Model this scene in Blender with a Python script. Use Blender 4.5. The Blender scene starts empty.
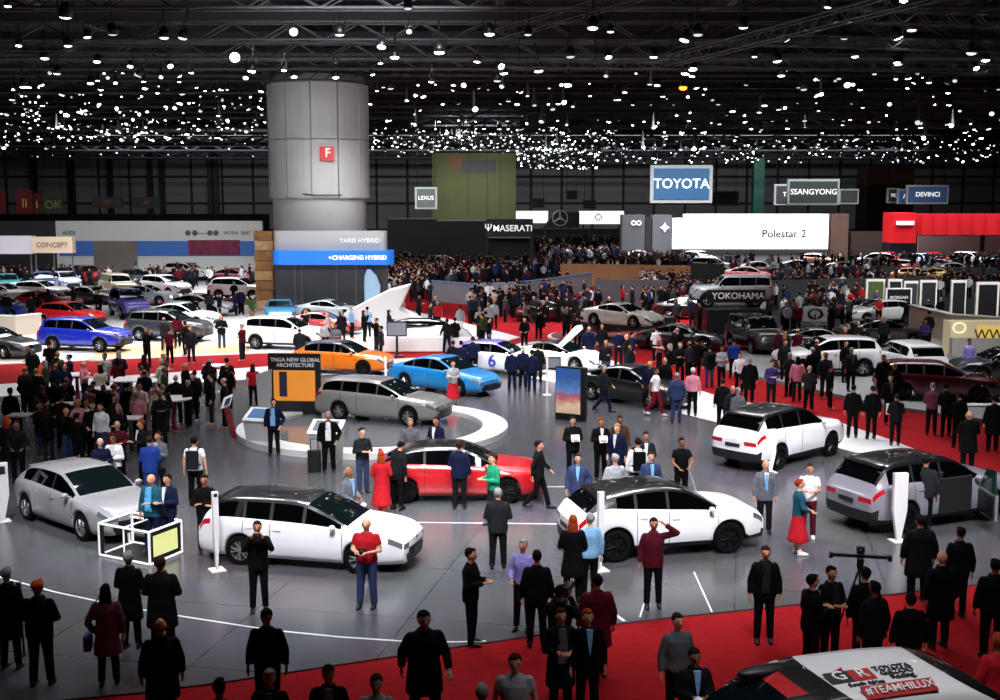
import bpy, bmesh, math, random
from mathutils import Vector, Matrix
random.seed(7)
S = bpy.context.scene; C = S.collection
PI = math.pi
# ---------------------------------------------------------------- camera model
FPX = 1200.0; CAMH = 7.9; YH = 195; TH = math.atan((350 - YH) / FPX)
_c, _s = math.cos(TH), math.sin(TH)
def ray(px, py):
    a = (px - 500) / FPX; b = (350 - py) / FPX
    return Vector((a, _c + b * _s, -_s + b * _c))
def G(px, py, z=0.0):
    d = ray(px, py); t = (z - CAMH) / d.z
    return Vector((d.x * t, d.y * t, z))
def P(px, py, Y):
    d = ray(px, py); t = Y / d.y
    return Vector((d.x * t, Y, CAMH + d.z * t))
cam = bpy.data.cameras.new('camera'); cam.sensor_width = 36; cam.lens = 36 * FPX / 1000; cam.clip_end = 900
co = bpy.data.objects.new('camera', cam); C.objects.link(co); co.location = (0, 0, CAMH)
co.rotation_euler = (PI / 2 - TH, 0, 0); S.camera = co
# ---------------------------------------------------------------- materials
def lin(h):
    h = h.lstrip('#'); v = [int(h[i:i + 2], 16) / 255 for i in (0, 2, 4)]
    return tuple((x / 12.92 if x <= .04045 else ((x + .055) / 1.055) ** 2.4) for x in v) + (1,)
MATS = {}
def mat(name, col='808080', rough=.6, metal=0, coat=0, emit=0, noise=0, scale=8, bump=0, spec=None):
    key = name
    if key in MATS: return MATS[key]
    m = bpy.data.materials.new(name); m.use_nodes = True; nt = m.node_tree; b = nt.nodes['Principled BSDF']
    c = lin(col)
    b.inputs['Base Color'].default_value = c; b.inputs['Roughness'].default_value = rough
    b.inputs['Metallic'].default_value = metal; b.inputs['Coat Weight'].default_value = coat
    b.inputs['Coat Roughness'].default_value = .05
    if spec is not None: b.inputs['Specular IOR Level'].default_value = spec
    if emit:
        b.inputs['Emission Color'].default_value = c; b.inputs['Emission Strength'].default_value = emit
    if noise or bump:
        tc = nt.nodes.new('ShaderNodeTexCoord'); n = nt.nodes.new('ShaderNodeTexNoise')
        n.inputs['Scale'].default_value = scale; n.inputs['Detail'].default_value = 4
        nt.links.new(tc.outputs['Object'], n.inputs['Vector'])
        if noise:
            r = nt.nodes.new('ShaderNodeValToRGB')
            r.color_ramp.elements[0].color = tuple(max(0, x * (1 - noise)) for x in c[:3]) + (1,)
            r.color_ramp.elements[1].color = tuple(min(1, x * (1 + noise)) for x in c[:3]) + (1,)
            r.color_ramp.elements[0].position = .3; r.color_ramp.elements[1].position = .7
            nt.links.new(n.outputs['Fac'], r.inputs['Fac']); nt.links.new(r.outputs['Color'], b.inputs['Base Color'])
        if bump:
            bp = nt.nodes.new('ShaderNodeBump'); bp.inputs['Strength'].default_value = bump; bp.inputs['Distance'].default_value = .02
            nt.links.new(n.outputs['Fac'], bp.inputs['Height']); nt.links.new(bp.outputs['Normal'], b.inputs['Normal'])
    MATS[key] = m
    return m
def emi(name, col, strength, mis=False):
    if name in MATS: return MATS[name]
    m = mat(name, col, .5, emit=strength)
    m.cycles.emission_sampling = 'AUTO' if mis else 'NONE'
    return m
def cloth(col): return mat('cloth_' + col, col, .9, noise=.18, scale=14, spec=.12)
def paint(col, metal=0.0): return mat('car_paint_' + col + ('m' if metal else ''), col, .32, metal, coat=1.0, noise=.03, scale=2)
black = mat('satin_black', '0c0c0e', .45, noise=.2)
white = mat('satin_white', 'f2f2f2', .4, noise=.03)
grey = mat('satin_grey', '6a6b6e', .5, noise=.06)
steel = mat('brushed_metal', 'a8aab0', .35, .9, noise=.08)
# ---------------------------------------------------------------- mesh builder
class MB:
    def __init__(s): s.v = []; s.f = []; s.m = []; s.mi = 0
    def add(s, vs, fs):
        o = len(s.v); s.v += [tuple(v) for v in vs]; s.f += [tuple(i + o for i in f) for f in fs]; s.m += [s.mi] * len(fs); return s
    def box(s, cx, cy, cz, sx, sy, sz, rz=0, bev=0):
        x, y, z = sx / 2, sy / 2, sz / 2; c, n = math.cos(rz), math.sin(rz)
        if bev:
            b = min(bev, x * .9, y * .9); pts = []
            for (ax, ay, a0) in ((x - b, y - b, 0), (-x + b, y - b, 90), (-x + b, -y + b, 180), (x - b, -y + b, 270)):
                for k in range(4):
                    a = math.radians(a0 + 30 * k); pts.append((ax + b * math.cos(a), ay + b * math.sin(a)))
            vs = [(cx + px * c - py * n, cy + px * n + py * c, cz + zz) for zz in (-z, z) for px, py in pts]
            k = len(pts); fs = [tuple(range(k))[::-1], tuple(range(k, 2 * k))] + [(i, (i + 1) % k, (i + 1) % k + k, i + k) for i in range(k)]
            return s.add(vs, fs)
        vs = [(cx + a * x * c - b * y * n, cy + a * x * n + b * y * c, cz + d * z) for d in (-1, 1) for a, b in ((-1, -1), (1, -1), (1, 1), (-1, 1))]
        return s.add(vs, [(3, 2, 1, 0), (4, 5, 6, 7), (0, 1, 5, 4), (1, 2, 6, 5), (2, 3, 7, 6), (3, 0, 4, 7)])
    def tube(s, p0, p1, r0, r1=None, n=8, flat=1.0, rnd=False):
        p0, p1 = Vector(p0), Vector(p1); r1 = r0 if r1 is None else r1
        d = p1 - p0; L = d.length
        if L < 1e-6: return s
        d /= L; u = d.cross(Vector((0, 1, 0)))
        if u.length < .2: u = d.cross(Vector((1, 0, 0)))
        u.normalize(); w = d.cross(u)
        rings = [(0, r0), (L, r1)]
        if rnd:
            rings = [(-r0 * .95, r0 * .3), (-r0 * .7, r0 * .71), (0, r0), (L, r1), (L + r1 * .7, r1 * .71), (L + r1 * .95, r1 * .3)]
        vs = []
        for t, r in rings:
            for k in range(n):
                a = 2 * PI * k / n
                vs.append(p0 + d * t + u * (math.cos(a) * r) + w * (math.sin(a) * r * flat))
        fs = []
        for j in range(len(rings) - 1):
            for k in range(n):
                a, b = j * n + k, j * n + (k + 1) % n
                fs.append((a, b, b + n, a + n))
        fs.append(tuple(range(n))[::-1]); fs.append(tuple(range((len(rings) - 1) * n, len(rings) * n)))
        return s.add(vs, fs)
    def path(s, pts, r, n=6):
        for a, b in zip(pts, pts[1:]): s.tube(a, b, r, r, n, rnd=False)
        return s
    def ell(s, c, rx, ry, rz, n=12, m=8, rot=None):
        vs = []; fs = []
        for j in range(m + 1):
            ph = -PI / 2 + PI * j / m; ph = max(-1.53, min(1.53, ph))
            for k in range(n):
                a = 2 * PI * k / n
                p = Vector((rx * math.cos(ph) * math.cos(a), ry * math.cos(ph) * math.sin(a), rz * math.sin(ph)))
                if rot: p = rot @ p
                vs.append(p + Vector(c))
        for j in range(m):
            for k in range(n):
                a, b = j * n + k, j * n + (k + 1) % n; fs.append((a, b, b + n, a + n))
        fs.append(tuple(range(n))[::-1]); fs.append(tuple(range(m * n, m * n + n)))
        return s.add(vs, fs)
    def rings(s, rs, n=16, cap=True):
        """rs: list of (cx,cy,z,rx,ry) stacked in z"""
        vs = []; fs = []
        for cx, cy, z, rx, ry in rs:
            for k in range(n):
                a = 2 * PI * k / n; vs.append((cx + rx * math.cos(a), cy + ry * math.sin(a), z))
        for j in range(len(rs) - 1):
            for k in range(n):
                a, b = j * n + k, j * n + (k + 1) % n; fs.append((a, b, b + n, a + n))
        if cap: fs.append(tuple(range(n))[::-1]); fs.append(tuple(range((len(rs) - 1) * n, len(rs) * n)))
        return s.add(vs, fs)
    def prism(s, pts, z0, z1):
        """vertical prism over ground polygon pts"""
        n = len(pts); a = sum(pts[i][0] * pts[(i + 1) % n][1] - pts[(i + 1) % n][0] * pts[i][1] for i in range(n))
        if a < 0: pts = pts[::-1]
        vs = [(p[0], p[1], z0) for p in pts] + [(p[0], p[1], z1) for p in pts]
        return s.add(vs, [tuple(range(n))[::-1], tuple(range(n, 2 * n))] + [(i, (i + 1) % n, (i + 1) % n + n, i + n) for i in range(n)])
    def slab(s, pts, nrm):
        """extrude a 3D polygon by vector nrm"""
        n = len(pts); nrm = Vector(nrm); pts = [Vector(p) for p in pts]
        return s.add(pts + [p + nrm for p in pts], [tuple(range(n))[::-1], tuple(range(n, 2 * n))] + [(i, (i + 1) % n, (i + 1) % n + n, i + n) for i in range(n)])
    def mesh(s, name, mats, smooth=False):
        me = bpy.data.meshes.new(name); me.from_pydata(s.v, [], s.f)
        for m in (mats if isinstance(mats, (list, tuple)) else [mats]): me.materials.append(m)
        if len(set(s.m)) > 1: me.polygons.foreach_set('material_index', s.m)
        bm = bmesh.new(); bm.from_mesh(me); bmesh.ops.recalc_face_normals(bm, faces=bm.faces); bm.to_mesh(me); bm.free()
        if smooth: me.polygons.foreach_set('use_smooth', [True] * len(me.polygons))
        me.update(); return me
    def obj(s, name, mats, parent=None, smooth=False, loc=None, rz=None):
        return link(name, s.mesh(name, mats, smooth), parent, loc, rz)
def link(name, data, parent=None, loc=None, rz=None):
    o = bpy.data.objects.new(name, data); C.objects.link(o)
    if parent: o.parent = parent
    if loc is not None: o.location = loc
    if rz is not None: o.rotation_euler = (0, 0, rz)
    return o
def tag(o, label=None, cat=None, group=None, kind=None):
    if label: o['label'] = label
    if cat: o['category'] = cat
    if group: o['group'] = group
    if kind: o['kind'] = kind
    return o
def thing(name, label, cat, loc=(0, 0, 0), rz=0, group=None):
    return tag(link(name, None, None, loc, rz), label, cat, group)
def struct(name, mb, m, smooth=False):
    return tag(mb.obj(name, m, None, smooth), None, None, None, 'structure')
def copy_tree(o, parent=None):
    c = o.copy(); C.objects.link(c)
    if parent: c.parent = parent
    for ch in [x for x in KIDS.get(o.name, [])]: pass
    return c
KIDS = {}
def text(txt, size, m, parent, loc, rot=(PI / 2, 0, 0), name='lettering', ext=.01, align='CENTER', sx=1.0, bold=.008):
    cu = bpy.data.curves.new(name, 'FONT'); cu.body = txt; cu.size = size; cu.extrude = ext; cu.align_x = align; cu.align_y = 'CENTER'
    cu.materials.append(m); o = bpy.data.objects.new(name, cu); C.objects.link(o); o.parent = parent; o.location = loc; o.rotation_euler = rot
    cu.resolution_u = 3; cu.offset = size * bold
    dg = bpy.context.evaluated_depsgraph_get(); dg.update()
    me = bpy.data.meshes.new_from_object(o.evaluated_get(dg)); bpy.data.objects.remove(o); bpy.data.curves.remove(cu)
    o = link(name, me, parent, loc); o.rotation_euler = rot; o.scale = (sx, 1, 1)
    return o
# ---------------------------------------------------------------- people
POSE_ARM = dict(  # (elbow, wrist) for the right side; x is mirrored for the left
    down=((.25, .03, 1.13), (.265, -.02, .88)), front=((.245, -.01, 1.13), (.09, -.27, 1.17)),
    cam=((.26, -.12, 1.24), (.09, -.25, 1.52)), fold=((.255, -.05, 1.14), (-.06, -.2, 1.15)),
    head=((.43, -.12, 1.50), (.20, -.10, 1.66)), out=((.26, -.18, 1.22), (.2, -.46, 1.24)),
    pocket=((.3, .08, 1.13), (.215, -.06, .92)), low=((.25, -.02, 1.13), (.14, -.25, 1.02)),
    swf=((.25, -.08, 1.14), (.25, -.26, .97)), swb=((.25, .12, 1.15), (.26, .12, .89)), broom=((.27, -.08, 1.16), (.12, -.3, 1.05)))
POSES = dict(stand=('down', 'down', 0), front=('front', 'front', 0), cam=('cam', 'cam', 0), fold=('fold', 'fold', 0),
    head=('head', 'down', 0), out=('out', 'down', 0), pocket=('pocket', 'down', 0), phone=('front', 'down', 0), low=('low', 'low', 0),
    walk=('swf', 'swb', 1), walkf=('front', 'down', 1), lean=('out', 'low', 0), broom=('broom', 'low', 0))
def evalmesh(mb, voxel, smooth=4, dec=1.0):
    me = mb.mesh('tmp', black); o = bpy.data.objects.new('tmp', me); C.objects.link(o)
    r = o.modifiers.new('r', 'REMESH'); r.mode = 'VOXEL'; r.voxel_size = voxel; r.use_smooth_shade = True
    if smooth:
        s = o.modifiers.new('s', 'SMOOTH'); s.factor = .5; s.iterations = smooth
    if dec < 1:
        d = o.modifiers.new('d', 'DECIMATE'); d.ratio = dec
    dg = bpy.context.evaluated_depsgraph_get(); dg.update()
    out = bpy.data.meshes.new_from_object(o.evaluated_get(dg)); bpy.data.objects.remove(o); bpy.data.meshes.remove(me)
    out.polygons.foreach_set('use_smooth', [True] * len(out.polygons)); out.materials.clear()
    return out
def legs_pts(walk):
    L = []
    for s in (1, -1):
        if walk:
            L.append([(s * .09, 0, .92), (s * .10, -.14 if s > 0 else .05, .49), (s * .10, -.24 if s > 0 else .34, .09 if s > 0 else .15)])
        else:
            L.append([(s * .09, 0, .92), (s * .105, -.015, .49), (s * .12, .02 if s > 0 else -.03, .08)])
    return L
def bendv(mb, deg, z0=.95):
    if not deg: return
    a = math.radians(deg); c, n = math.cos(a), math.sin(a); v = []
    for x, y, z in mb.v:
        if z > z0:
            t = min(1, (z - z0) / .25); b = a * t; dz = z - z0
            v.append((x, y * math.cos(b) - dz * math.sin(b), z0 + dz * math.cos(b) + y * math.sin(b)))
        else: v.append((x, y, z))
    mb.v = v
def bendp(p, deg, z0=.95):
    m = MB(); m.v = [tuple(p)]; bendv(m, deg, z0); return Vector(m.v[0])
_HC = {}
def arms_of(pose):
    r, l, w = POSES[pose]; R = POSE_ARM[r]; Lh = POSE_ARM[l]
    return [[(.168, .01, 1.395), R[0], R[1]], [(-.168, .01, 1.395)] + [(-p[0], p[1] , p[2] - (.03 if l == 'fold' else 0)) for p in Lh]]
def body_mesh(pose, lean, female, fine):
    k = ('body', pose, lean, female, fine)
    if k in _HC: return _HC[k]
    m = MB(); w = .9 if female else 1
    m.rings([(0, .0, .84, .13, .09), (0, .01, .93, .165, .115), (0, .01, 1.05, .145 * w, .10), (0, 0, 1.22, .165 * w, .115), (0, .01, 1.35, .17 * w, .115), (0, .015, 1.42, .11, .08), (0, .02, 1.48, .06, .06)])
    m.tube((0, .02, 1.44), (0, .0, 1.58), .056, .052, rnd=True)
    m.ell((0, -.005, 1.645), .077, .098, .112, 16, 12); m.ell((0, -.03, 1.58), .052, .062, .05)
    m.tube((0, -.10, 1.655), (0, -.122, 1.622), .012, .017, rnd=True)
    m.ell((.079, .005, 1.635), .012, .022, .032, 8, 6); m.ell((-.079, .005, 1.635), .012, .022, .032, 8, 6)
    m.ell((0, -.094, 1.588), .024, .012, .010, 8, 6)
    for P3 in legs_pts(POSES[pose][2]):
        m.tube(P3[0], P3[1], .088, .058, rnd=True, n=10); m.tube(P3[1], P3[2], .058, .038, rnd=True, n=10)
        a = Vector(P3[2]); m.tube(a + Vector((0, .03, -.03)), a + Vector((0, -.15, -.045)), .038, .03, rnd=True)
    hands = []
    for sgn, A in zip((1, -1), arms_of(pose)):
        m.tube(A[0], A[1], .052, .042, rnd=True); m.tube(A[1], A[2], .042, .027, rnd=True)
        d = (Vector(A[2]) - Vector(A[1])).normalized(); q = Vector(A[2]) + d * .055
        m.tube(Vector(A[2]), q + d * .02, .026, .036, flat=.5, rnd=True); hands.append((sgn, q, d))
    bendv(m, lean)
    me = evalmesh(m, .018, 2, .6)
    f = MB()   # five separate fingers per hand, curled
    for sgn, q, d in hands:
        q = bendp(q, lean); u = d.cross(Vector((0, 0, 1)));
        if u.length < .3: u = Vector((0, 1, 0))
        u.normalize(); nrm = d.cross(u).normalized()
        if nrm.dot(Vector((-sgn, 0, 0))) < 0: nrm = -nrm
        for i, ln in enumerate((.036, .043, .040, .031)):
            b = q + d * .03 + u * ((i - 1.5) * .018); c1 = b + d * ln + nrm * .006; c2 = c1 + (d * .6 + nrm * .8).normalized() * ln * .7
            f.tube(b, c1, .0095, .0085, 5, rnd=True); f.tube(c1, c2, .0085, .007, 5, rnd=True)
        b = q - d * .02 + u * .032; c1 = b + (d + u * .9).normalized() * .036; c2 = c1 + (d + nrm * .4).normalized() * .028
        f.tube(b, c1, .011, .0095, 5, rnd=True); f.tube(c1, c2, .0095, .008, 5, rnd=True)
    e0 = len(f.f)
    if fine:   # eyes, brows, lips in the second slot
        f.mi = 1
        for s in (1, -1):
            f.ell((s * .030, -.094, 1.650), .013, .008, .007, 6, 4); f.ell((s * .031, -.098, 1.670), .018, .006, .004, 6, 4)
        bm_from = len(f.v) - 4 * 6 * 5
        t = MB(); t.v = f.v[bm_from:]; bendv(t, lean); f.v[bm_from:] = t.v
    fm = f.mesh('fingers', [black])
    bm = bmesh.new(); bm.from_mesh(me); n0 = len(bm.faces); bm.from_mesh(fm)
    bm.faces.ensure_lookup_table()
    for i, fa in enumerate(bm.faces): fa.material_index = 0; fa.smooth = True
    for i in range(len(f.m)):
        if f.m[i] == 1: bm.faces[n0 + i].material_index = 1
    bm.to_mesh(me); bm.free(); bpy.data.meshes.remove(fm)
    _HC[k] = me; return me
def top_mesh(kind, pose, lean, female):
    k = (kind, pose, lean, female)
    if k in _HC: return _HC[k]
    m = MB(); w = .9 if female else 1; i = .03 if kind in ('jacket', 'coat') else .018
    zb = {'jacket': .80, 'coat': .55, 'sweater': .90, 'tshirt': .90, 'shirt': .88}[kind]
    rs = []
    if kind == 'coat': rs += [(0, .01, .55, .235, .19), (0, .01, .75, .225, .175)]
    rs += [(0, .01, zb if kind != 'coat' else .86, (.185 if kind != 'coat' else .20) * w + i * .5, .13 + i * .5), (0, .01, .97, .175 * w + i, .12 + i), (0, .005, 1.07, .16 * w + i, .112 + i),
           (0, 0, 1.22, .175 * w + i, .12 + i), (0, .01, 1.34, .183 * w + i, .12 + i), (0, .015, 1.42, .125 + i, .085 + i), (0, .02, 1.49, .065 + i * .5, .062 + i * .5)]
    m.rings(rs, 20)
    if female: m.ell((.075, -.09, 1.27), .065, .05, .06); m.ell((-.075, -.09, 1.27), .065, .05, .06)
    for A in arms_of(pose):
        e = Vector(A[1]); wr = Vector(A[2])
        if kind == 'tshirt':
            m.tube(A[0], Vector(A[0]).lerp(e, .6), .07, .064, rnd=False, n=10); m.ell(A[0], .072, .07, .07)
        else:
            m.tube(A[0], e, .062 + i * .4, .05 + i * .4, rnd=True, n=10); m.tube(e, e.lerp(wr, .93), .05 + i * .4, .038 + i * .4, rnd=False, n=10)
    if kind in ('jacket', 'coat'):   # collar and lapels
        m.tube((.05, -.06, 1.5), (.075, -.14, 1.28), .02, .016, rnd=True); m.tube((-.05, -.06, 1.5), (-.075, -.14, 1.28), .02, .016, rnd=True)
        m.ell((0, .05, 1.49), .085, .045, .03)
    bendv(m, lean); _HC[k] = evalmesh(m, .02, 3, .5); return _HC[k]
def bottom_mesh(kind, pose, lean):
    k = (kind, pose, lean)
    if k in _HC: return _HC[k]
    m = MB(); w = POSES[pose][2]
    m.rings([(0, .01, .80, .15, .11), (0, .01, .90, .185, .13), (0, .01, 1.0, .165, .115)])
    if kind == 'skirt':
        m.rings([(0, .01, .93, .18, .13), (0, .01, .7, .21, .17), (.0, .0, .38, .27, .24), (0, 0, .32, .27, .24)])
    elif kind == 'shortskirt':
        m.rings([(0, .01, .93, .18, .13), (0, .01, .7, .21, .16), (.0, .0, .55, .22, .17)])
    else:
        for P3 in legs_pts(w):
            m.tube(P3[0], P3[1], .103, .075, rnd=True, n=10); m.tube(P3[1], Vector(P3[2]) + Vector((0, 0, -.01)), .075, .062, n=10)
    _HC[k] = evalmesh(m, .02, 3, .5); return _HC[k]
def shoe_mesh(pose, side):
    k = ('shoe', POSES[pose][2], side)
    if k in _HC: return _HC[k]
    m = MB(); a = Vector(legs_pts(k[1])[side][2]); z = a.z - .08
    m.rings([(a.x, a.y - .06, z + .0, .045, .135), (a.x, a.y - .06, z + .03, .048, .138), (a.x, a.y - .045, z + .06, .044, .115), (a.x, a.y + .01, z + .085, .04, .06), (a.x, a.y + .02, z + .12, .042, .046)], 12)
    _HC[k] = m.mesh('shoe', black, True); _HC[k].materials.clear(); return _HC[k]
def hair_mesh(kind, lean):
    k = ('hair', kind, lean)
    if k in _HC: return _HC[k]
    m = MB()
    if kind == 'fringe':
        m.ell((0, .03, 1.625), .084, .083, .06, 16, 10)
    elif kind == 'cap':
        m.ell((0, .01, 1.69), .09, .108, .075, 16, 10); m.tube((0, -.09, 1.70), (0, -.16, 1.69), .06, .05, flat=.2, n=10)
    else:
        m.ell((0, .026, 1.672), .086, .098, .096, 16, 10); m.ell((0, -.035, 1.732), .06, .055, .03, 10, 6)
        if kind == 'long': m.rings([(0, .06, 1.36, .085, .035), (0, .065, 1.45, .105, .05), (0, .05, 1.56, .1, .07), (0, .03, 1.68, .085, .08)], 14)
        if kind == 'bun': m.ell((0, .13, 1.70), .04, .04, .04)
    bendv(m, lean); _HC[k] = m.mesh('hair', black, True); _HC[k].materials.clear(); return _HC[k]
def extra_mesh(kind, pose, lean):
    k = (kind, pose, lean)
    if k in _HC: return _HC[k]
    m = MB()
    if kind == 'shirtfront':
        m.slab([(-.05, -.128, 1.475), (.05, -.128, 1.475), (.032, -.162, 1.28), (0, -.162, 1.10), (-.032, -.162, 1.28)], (0, .06, 0))
    elif kind == 'openshirt':
        m.slab([(-.055, -.125, 1.475), (.055, -.125, 1.475), (.075, -.163, 1.22), (.07, -.162, .95), (-.07, -.162, .95), (-.075, -.163, 1.22)], (0, .06, 0))
    elif kind == 'backpack':
        m.box(0, .24, 1.22, .30, .17, .44, bev=.06); m.box(0, .34, 1.12, .22, .06, .22, bev=.03)
        for s in (1, -1): m.path([(s * .11, .15, 1.45), (s * .12, .0, 1.5), (s * .12, -.13, 1.40), (s * .13, -.15, 1.2), (s * .15, .05, 1.05), (s * .13, .17, 1.05)], .018)
    elif kind == 'lanyard':
        m.path([(-.05, -.13, 1.47), (0, -.172, 1.12)], .006); m.path([(.05, -.13, 1.47), (0, -.172, 1.12)], .006); m.box(0, -.178, 1.07, .07, .008, .1)
    elif kind == 'tie':
        m.slab([(-.02, -.17, 1.44), (.02, -.17, 1.44), (.03, -.185, 1.12), (0, -.185, 1.06), (-.03, -.185, 1.12)], (0, .03, 0))
    elif kind == 'skin_legs': pass
    bendv(m, lean); _HC[k] = m.mesh(kind, black, False); _HC[k].materials.clear(); return _HC[k]
COL = dict(black='070708', dark='0f1012', char='1e2024', grey='5d6066', lgrey='9a9da2', white='e4e4e6', navy='0f1630', blue='1f3c88', teal='1c4c5e', denim='303c5e',
    red='b01c26', maroon='4a0f1c', dred='7a1420', pink='d8879a', lilac='8d86c4', green='1d8560', olive='3c4426', brown='4a3226', tan='a58a68', beige='c6b49c', lblue='7fb0d8',
    khaki='7c7458', purple='3a2f6a', cream='ddd2c0', burg='5a1626', orange='c8551c', yellow='c9a63a', mauve='6b3548', sky='5aa6dc')
HCOL = dict(brown='2c1a10', black='0a0808', grey='8b8b8c', white='cfcfcf', blond='a5784a', red='8a3414', dark='160f0b', orange='c85a20', none=None, yellow='d8b45a', green='1d8560')
SKIN = ['c98f72', 'd8a184', 'b87e60', 'e0ad90', '8a5a40', 'cf9678']
def own(o, m):
    for i, x in enumerate(m):
        o.material_slots[i].link = 'OBJECT'; o.material_slots[i].material = x
def dress(name, me, mats, parent, label=None):
    if len(me.materials) < len(mats):
        while len(me.materials) < len(mats): me.materials.append(black)
    o = link(name, me, parent); own(o, mats)
    if label: o['label'] = label
    return o
NPEOPLE = 0
def person(loc, face, pose='stand', top='jacket', tc='black', bot='trousers', bc='black', hair='short', hc='brown', extras='', label='', group=None,
           h=1.0, wide=1.0, lean=0, skin=None, shoes='black', fine=True, props=''):
    """face: 0 towards the hall front (-y), 90 +x, 180 +y, 270 -x"""
    global NPEOPLE
    NPEOPLE += 1
    female = 'f' in extras.split()
    sk = mat('skin_' + (skin or SKIN[NPEOPLE % 6]), skin or SKIN[NPEOPLE % 6], .55, spec=.3)
    b = dress('person', body_mesh(pose, lean, female, fine), [sk] + ([mat('eye_dark', '1a1210', .3)] if fine else []), None)
    b.location = loc; b.rotation_euler = (0, 0, math.radians(face)); b.scale = (h * wide, h * wide, h)
    tag(b, label, 'person', group)
    dress({'jacket': 'jacket', 'coat': 'coat', 'sweater': 'sweater', 'tshirt': 't_shirt', 'shirt': 'shirt'}[top], top_mesh(top, pose, lean, female), [cloth(COL[tc])], b)
    dress({'trousers': 'trousers', 'skirt': 'skirt', 'shortskirt': 'skirt'}[bot], bottom_mesh(bot, pose, lean), [cloth(COL[bc])], b)
    if fine:
        for q in (0, 1): dress('shoe', shoe_mesh(pose, q), [mat('shoe_' + shoes, COL[shoes], .4)], b)
    if hc != 'none' and hair != 'bald': dress('cap' if hair == 'cap' else 'hair', hair_mesh(hair, lean), [cloth(HCOL[hc])], b)
    for e in extras.split():
        if e.startswith('s:'): dress('shirt', extra_mesh('shirtfront', '', lean), [cloth(COL[e[2:]])], b)
        if e.startswith('o:'): dress('shirt', extra_mesh('openshirt', '', lean), [cloth(COL[e[2:]])], b)
        if e.startswith('t:'): dress('tie', extra_mesh('tie', '', lean), [cloth(COL[e[2:]])], b)
        if e == 'lan': dress('lanyard', extra_mesh('lanyard', '', lean), [white], b)
    return b
# ---------------------------------------------------------------- cars
glass = mat('car_glass', '030405', .04, spec=.6)
glass.node_tree.nodes['Principled BSDF'].inputs['Coat Weight'].default_value = .3
wind = mat('windscreen_glass', '081012', .05, spec=.7)
tyre = mat('tyre_rubber', '050505', .9, spec=.15)
alloy = mat('alloy_wheel', 'b5b7bb', .25, .85)
dalloy = mat('dark_alloy_wheel', '2a2b2e', .3, .8)
head = mat('headlight_glass', '5c666e', .1, coat=1, spec=.8)
tail = mat('taillight_red', 'b3101c', .15, coat=1)
clad = mat('grey_cladding', '0d0e0f', .65)
plate = mat('number_plate', '1c1d20', .4)
chrome = mat('chrome', 'dcdee2', .12, 1)
def interp(pts, x):
    if x <= pts[0][0]: return pts[0][1]
    for i in range(len(pts) - 1):
        if x <= pts[i + 1][0]:
            x0, y0 = pts[i]; x1, y1 = pts[i + 1]; t = (x - x0) / (x1 - x0)
            m0 = (y1 - pts[i - 1][1]) / (x1 - pts[i - 1][0]) if i > 0 else (y1 - y0) / (x1 - x0)
            m1 = (pts[i + 2][1] - y0) / (pts[i + 2][0] - x0) if i + 2 < len(pts) else (y1 - y0) / (x1 - x0)
            lim = 3 * (y1 - y0) / (x1 - x0)
            if (y1 - y0) * m0 <= 0 and i > 0: m0 = 0
            if (y1 - y0) * m1 <= 0 and i + 2 < len(pts): m1 = 0
            if abs(m0) > abs(lim): m0 = lim
            if abs(m1) > abs(lim): m1 = lim
            h = x1 - x0
            return (2 * t ** 3 - 3 * t * t + 1) * y0 + (t ** 3 - 2 * t * t + t) * h * m0 + (-2 * t ** 3 + 3 * t * t) * y1 + (t ** 3 - t * t) * h * m1
    return pts[-1][1]
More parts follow.
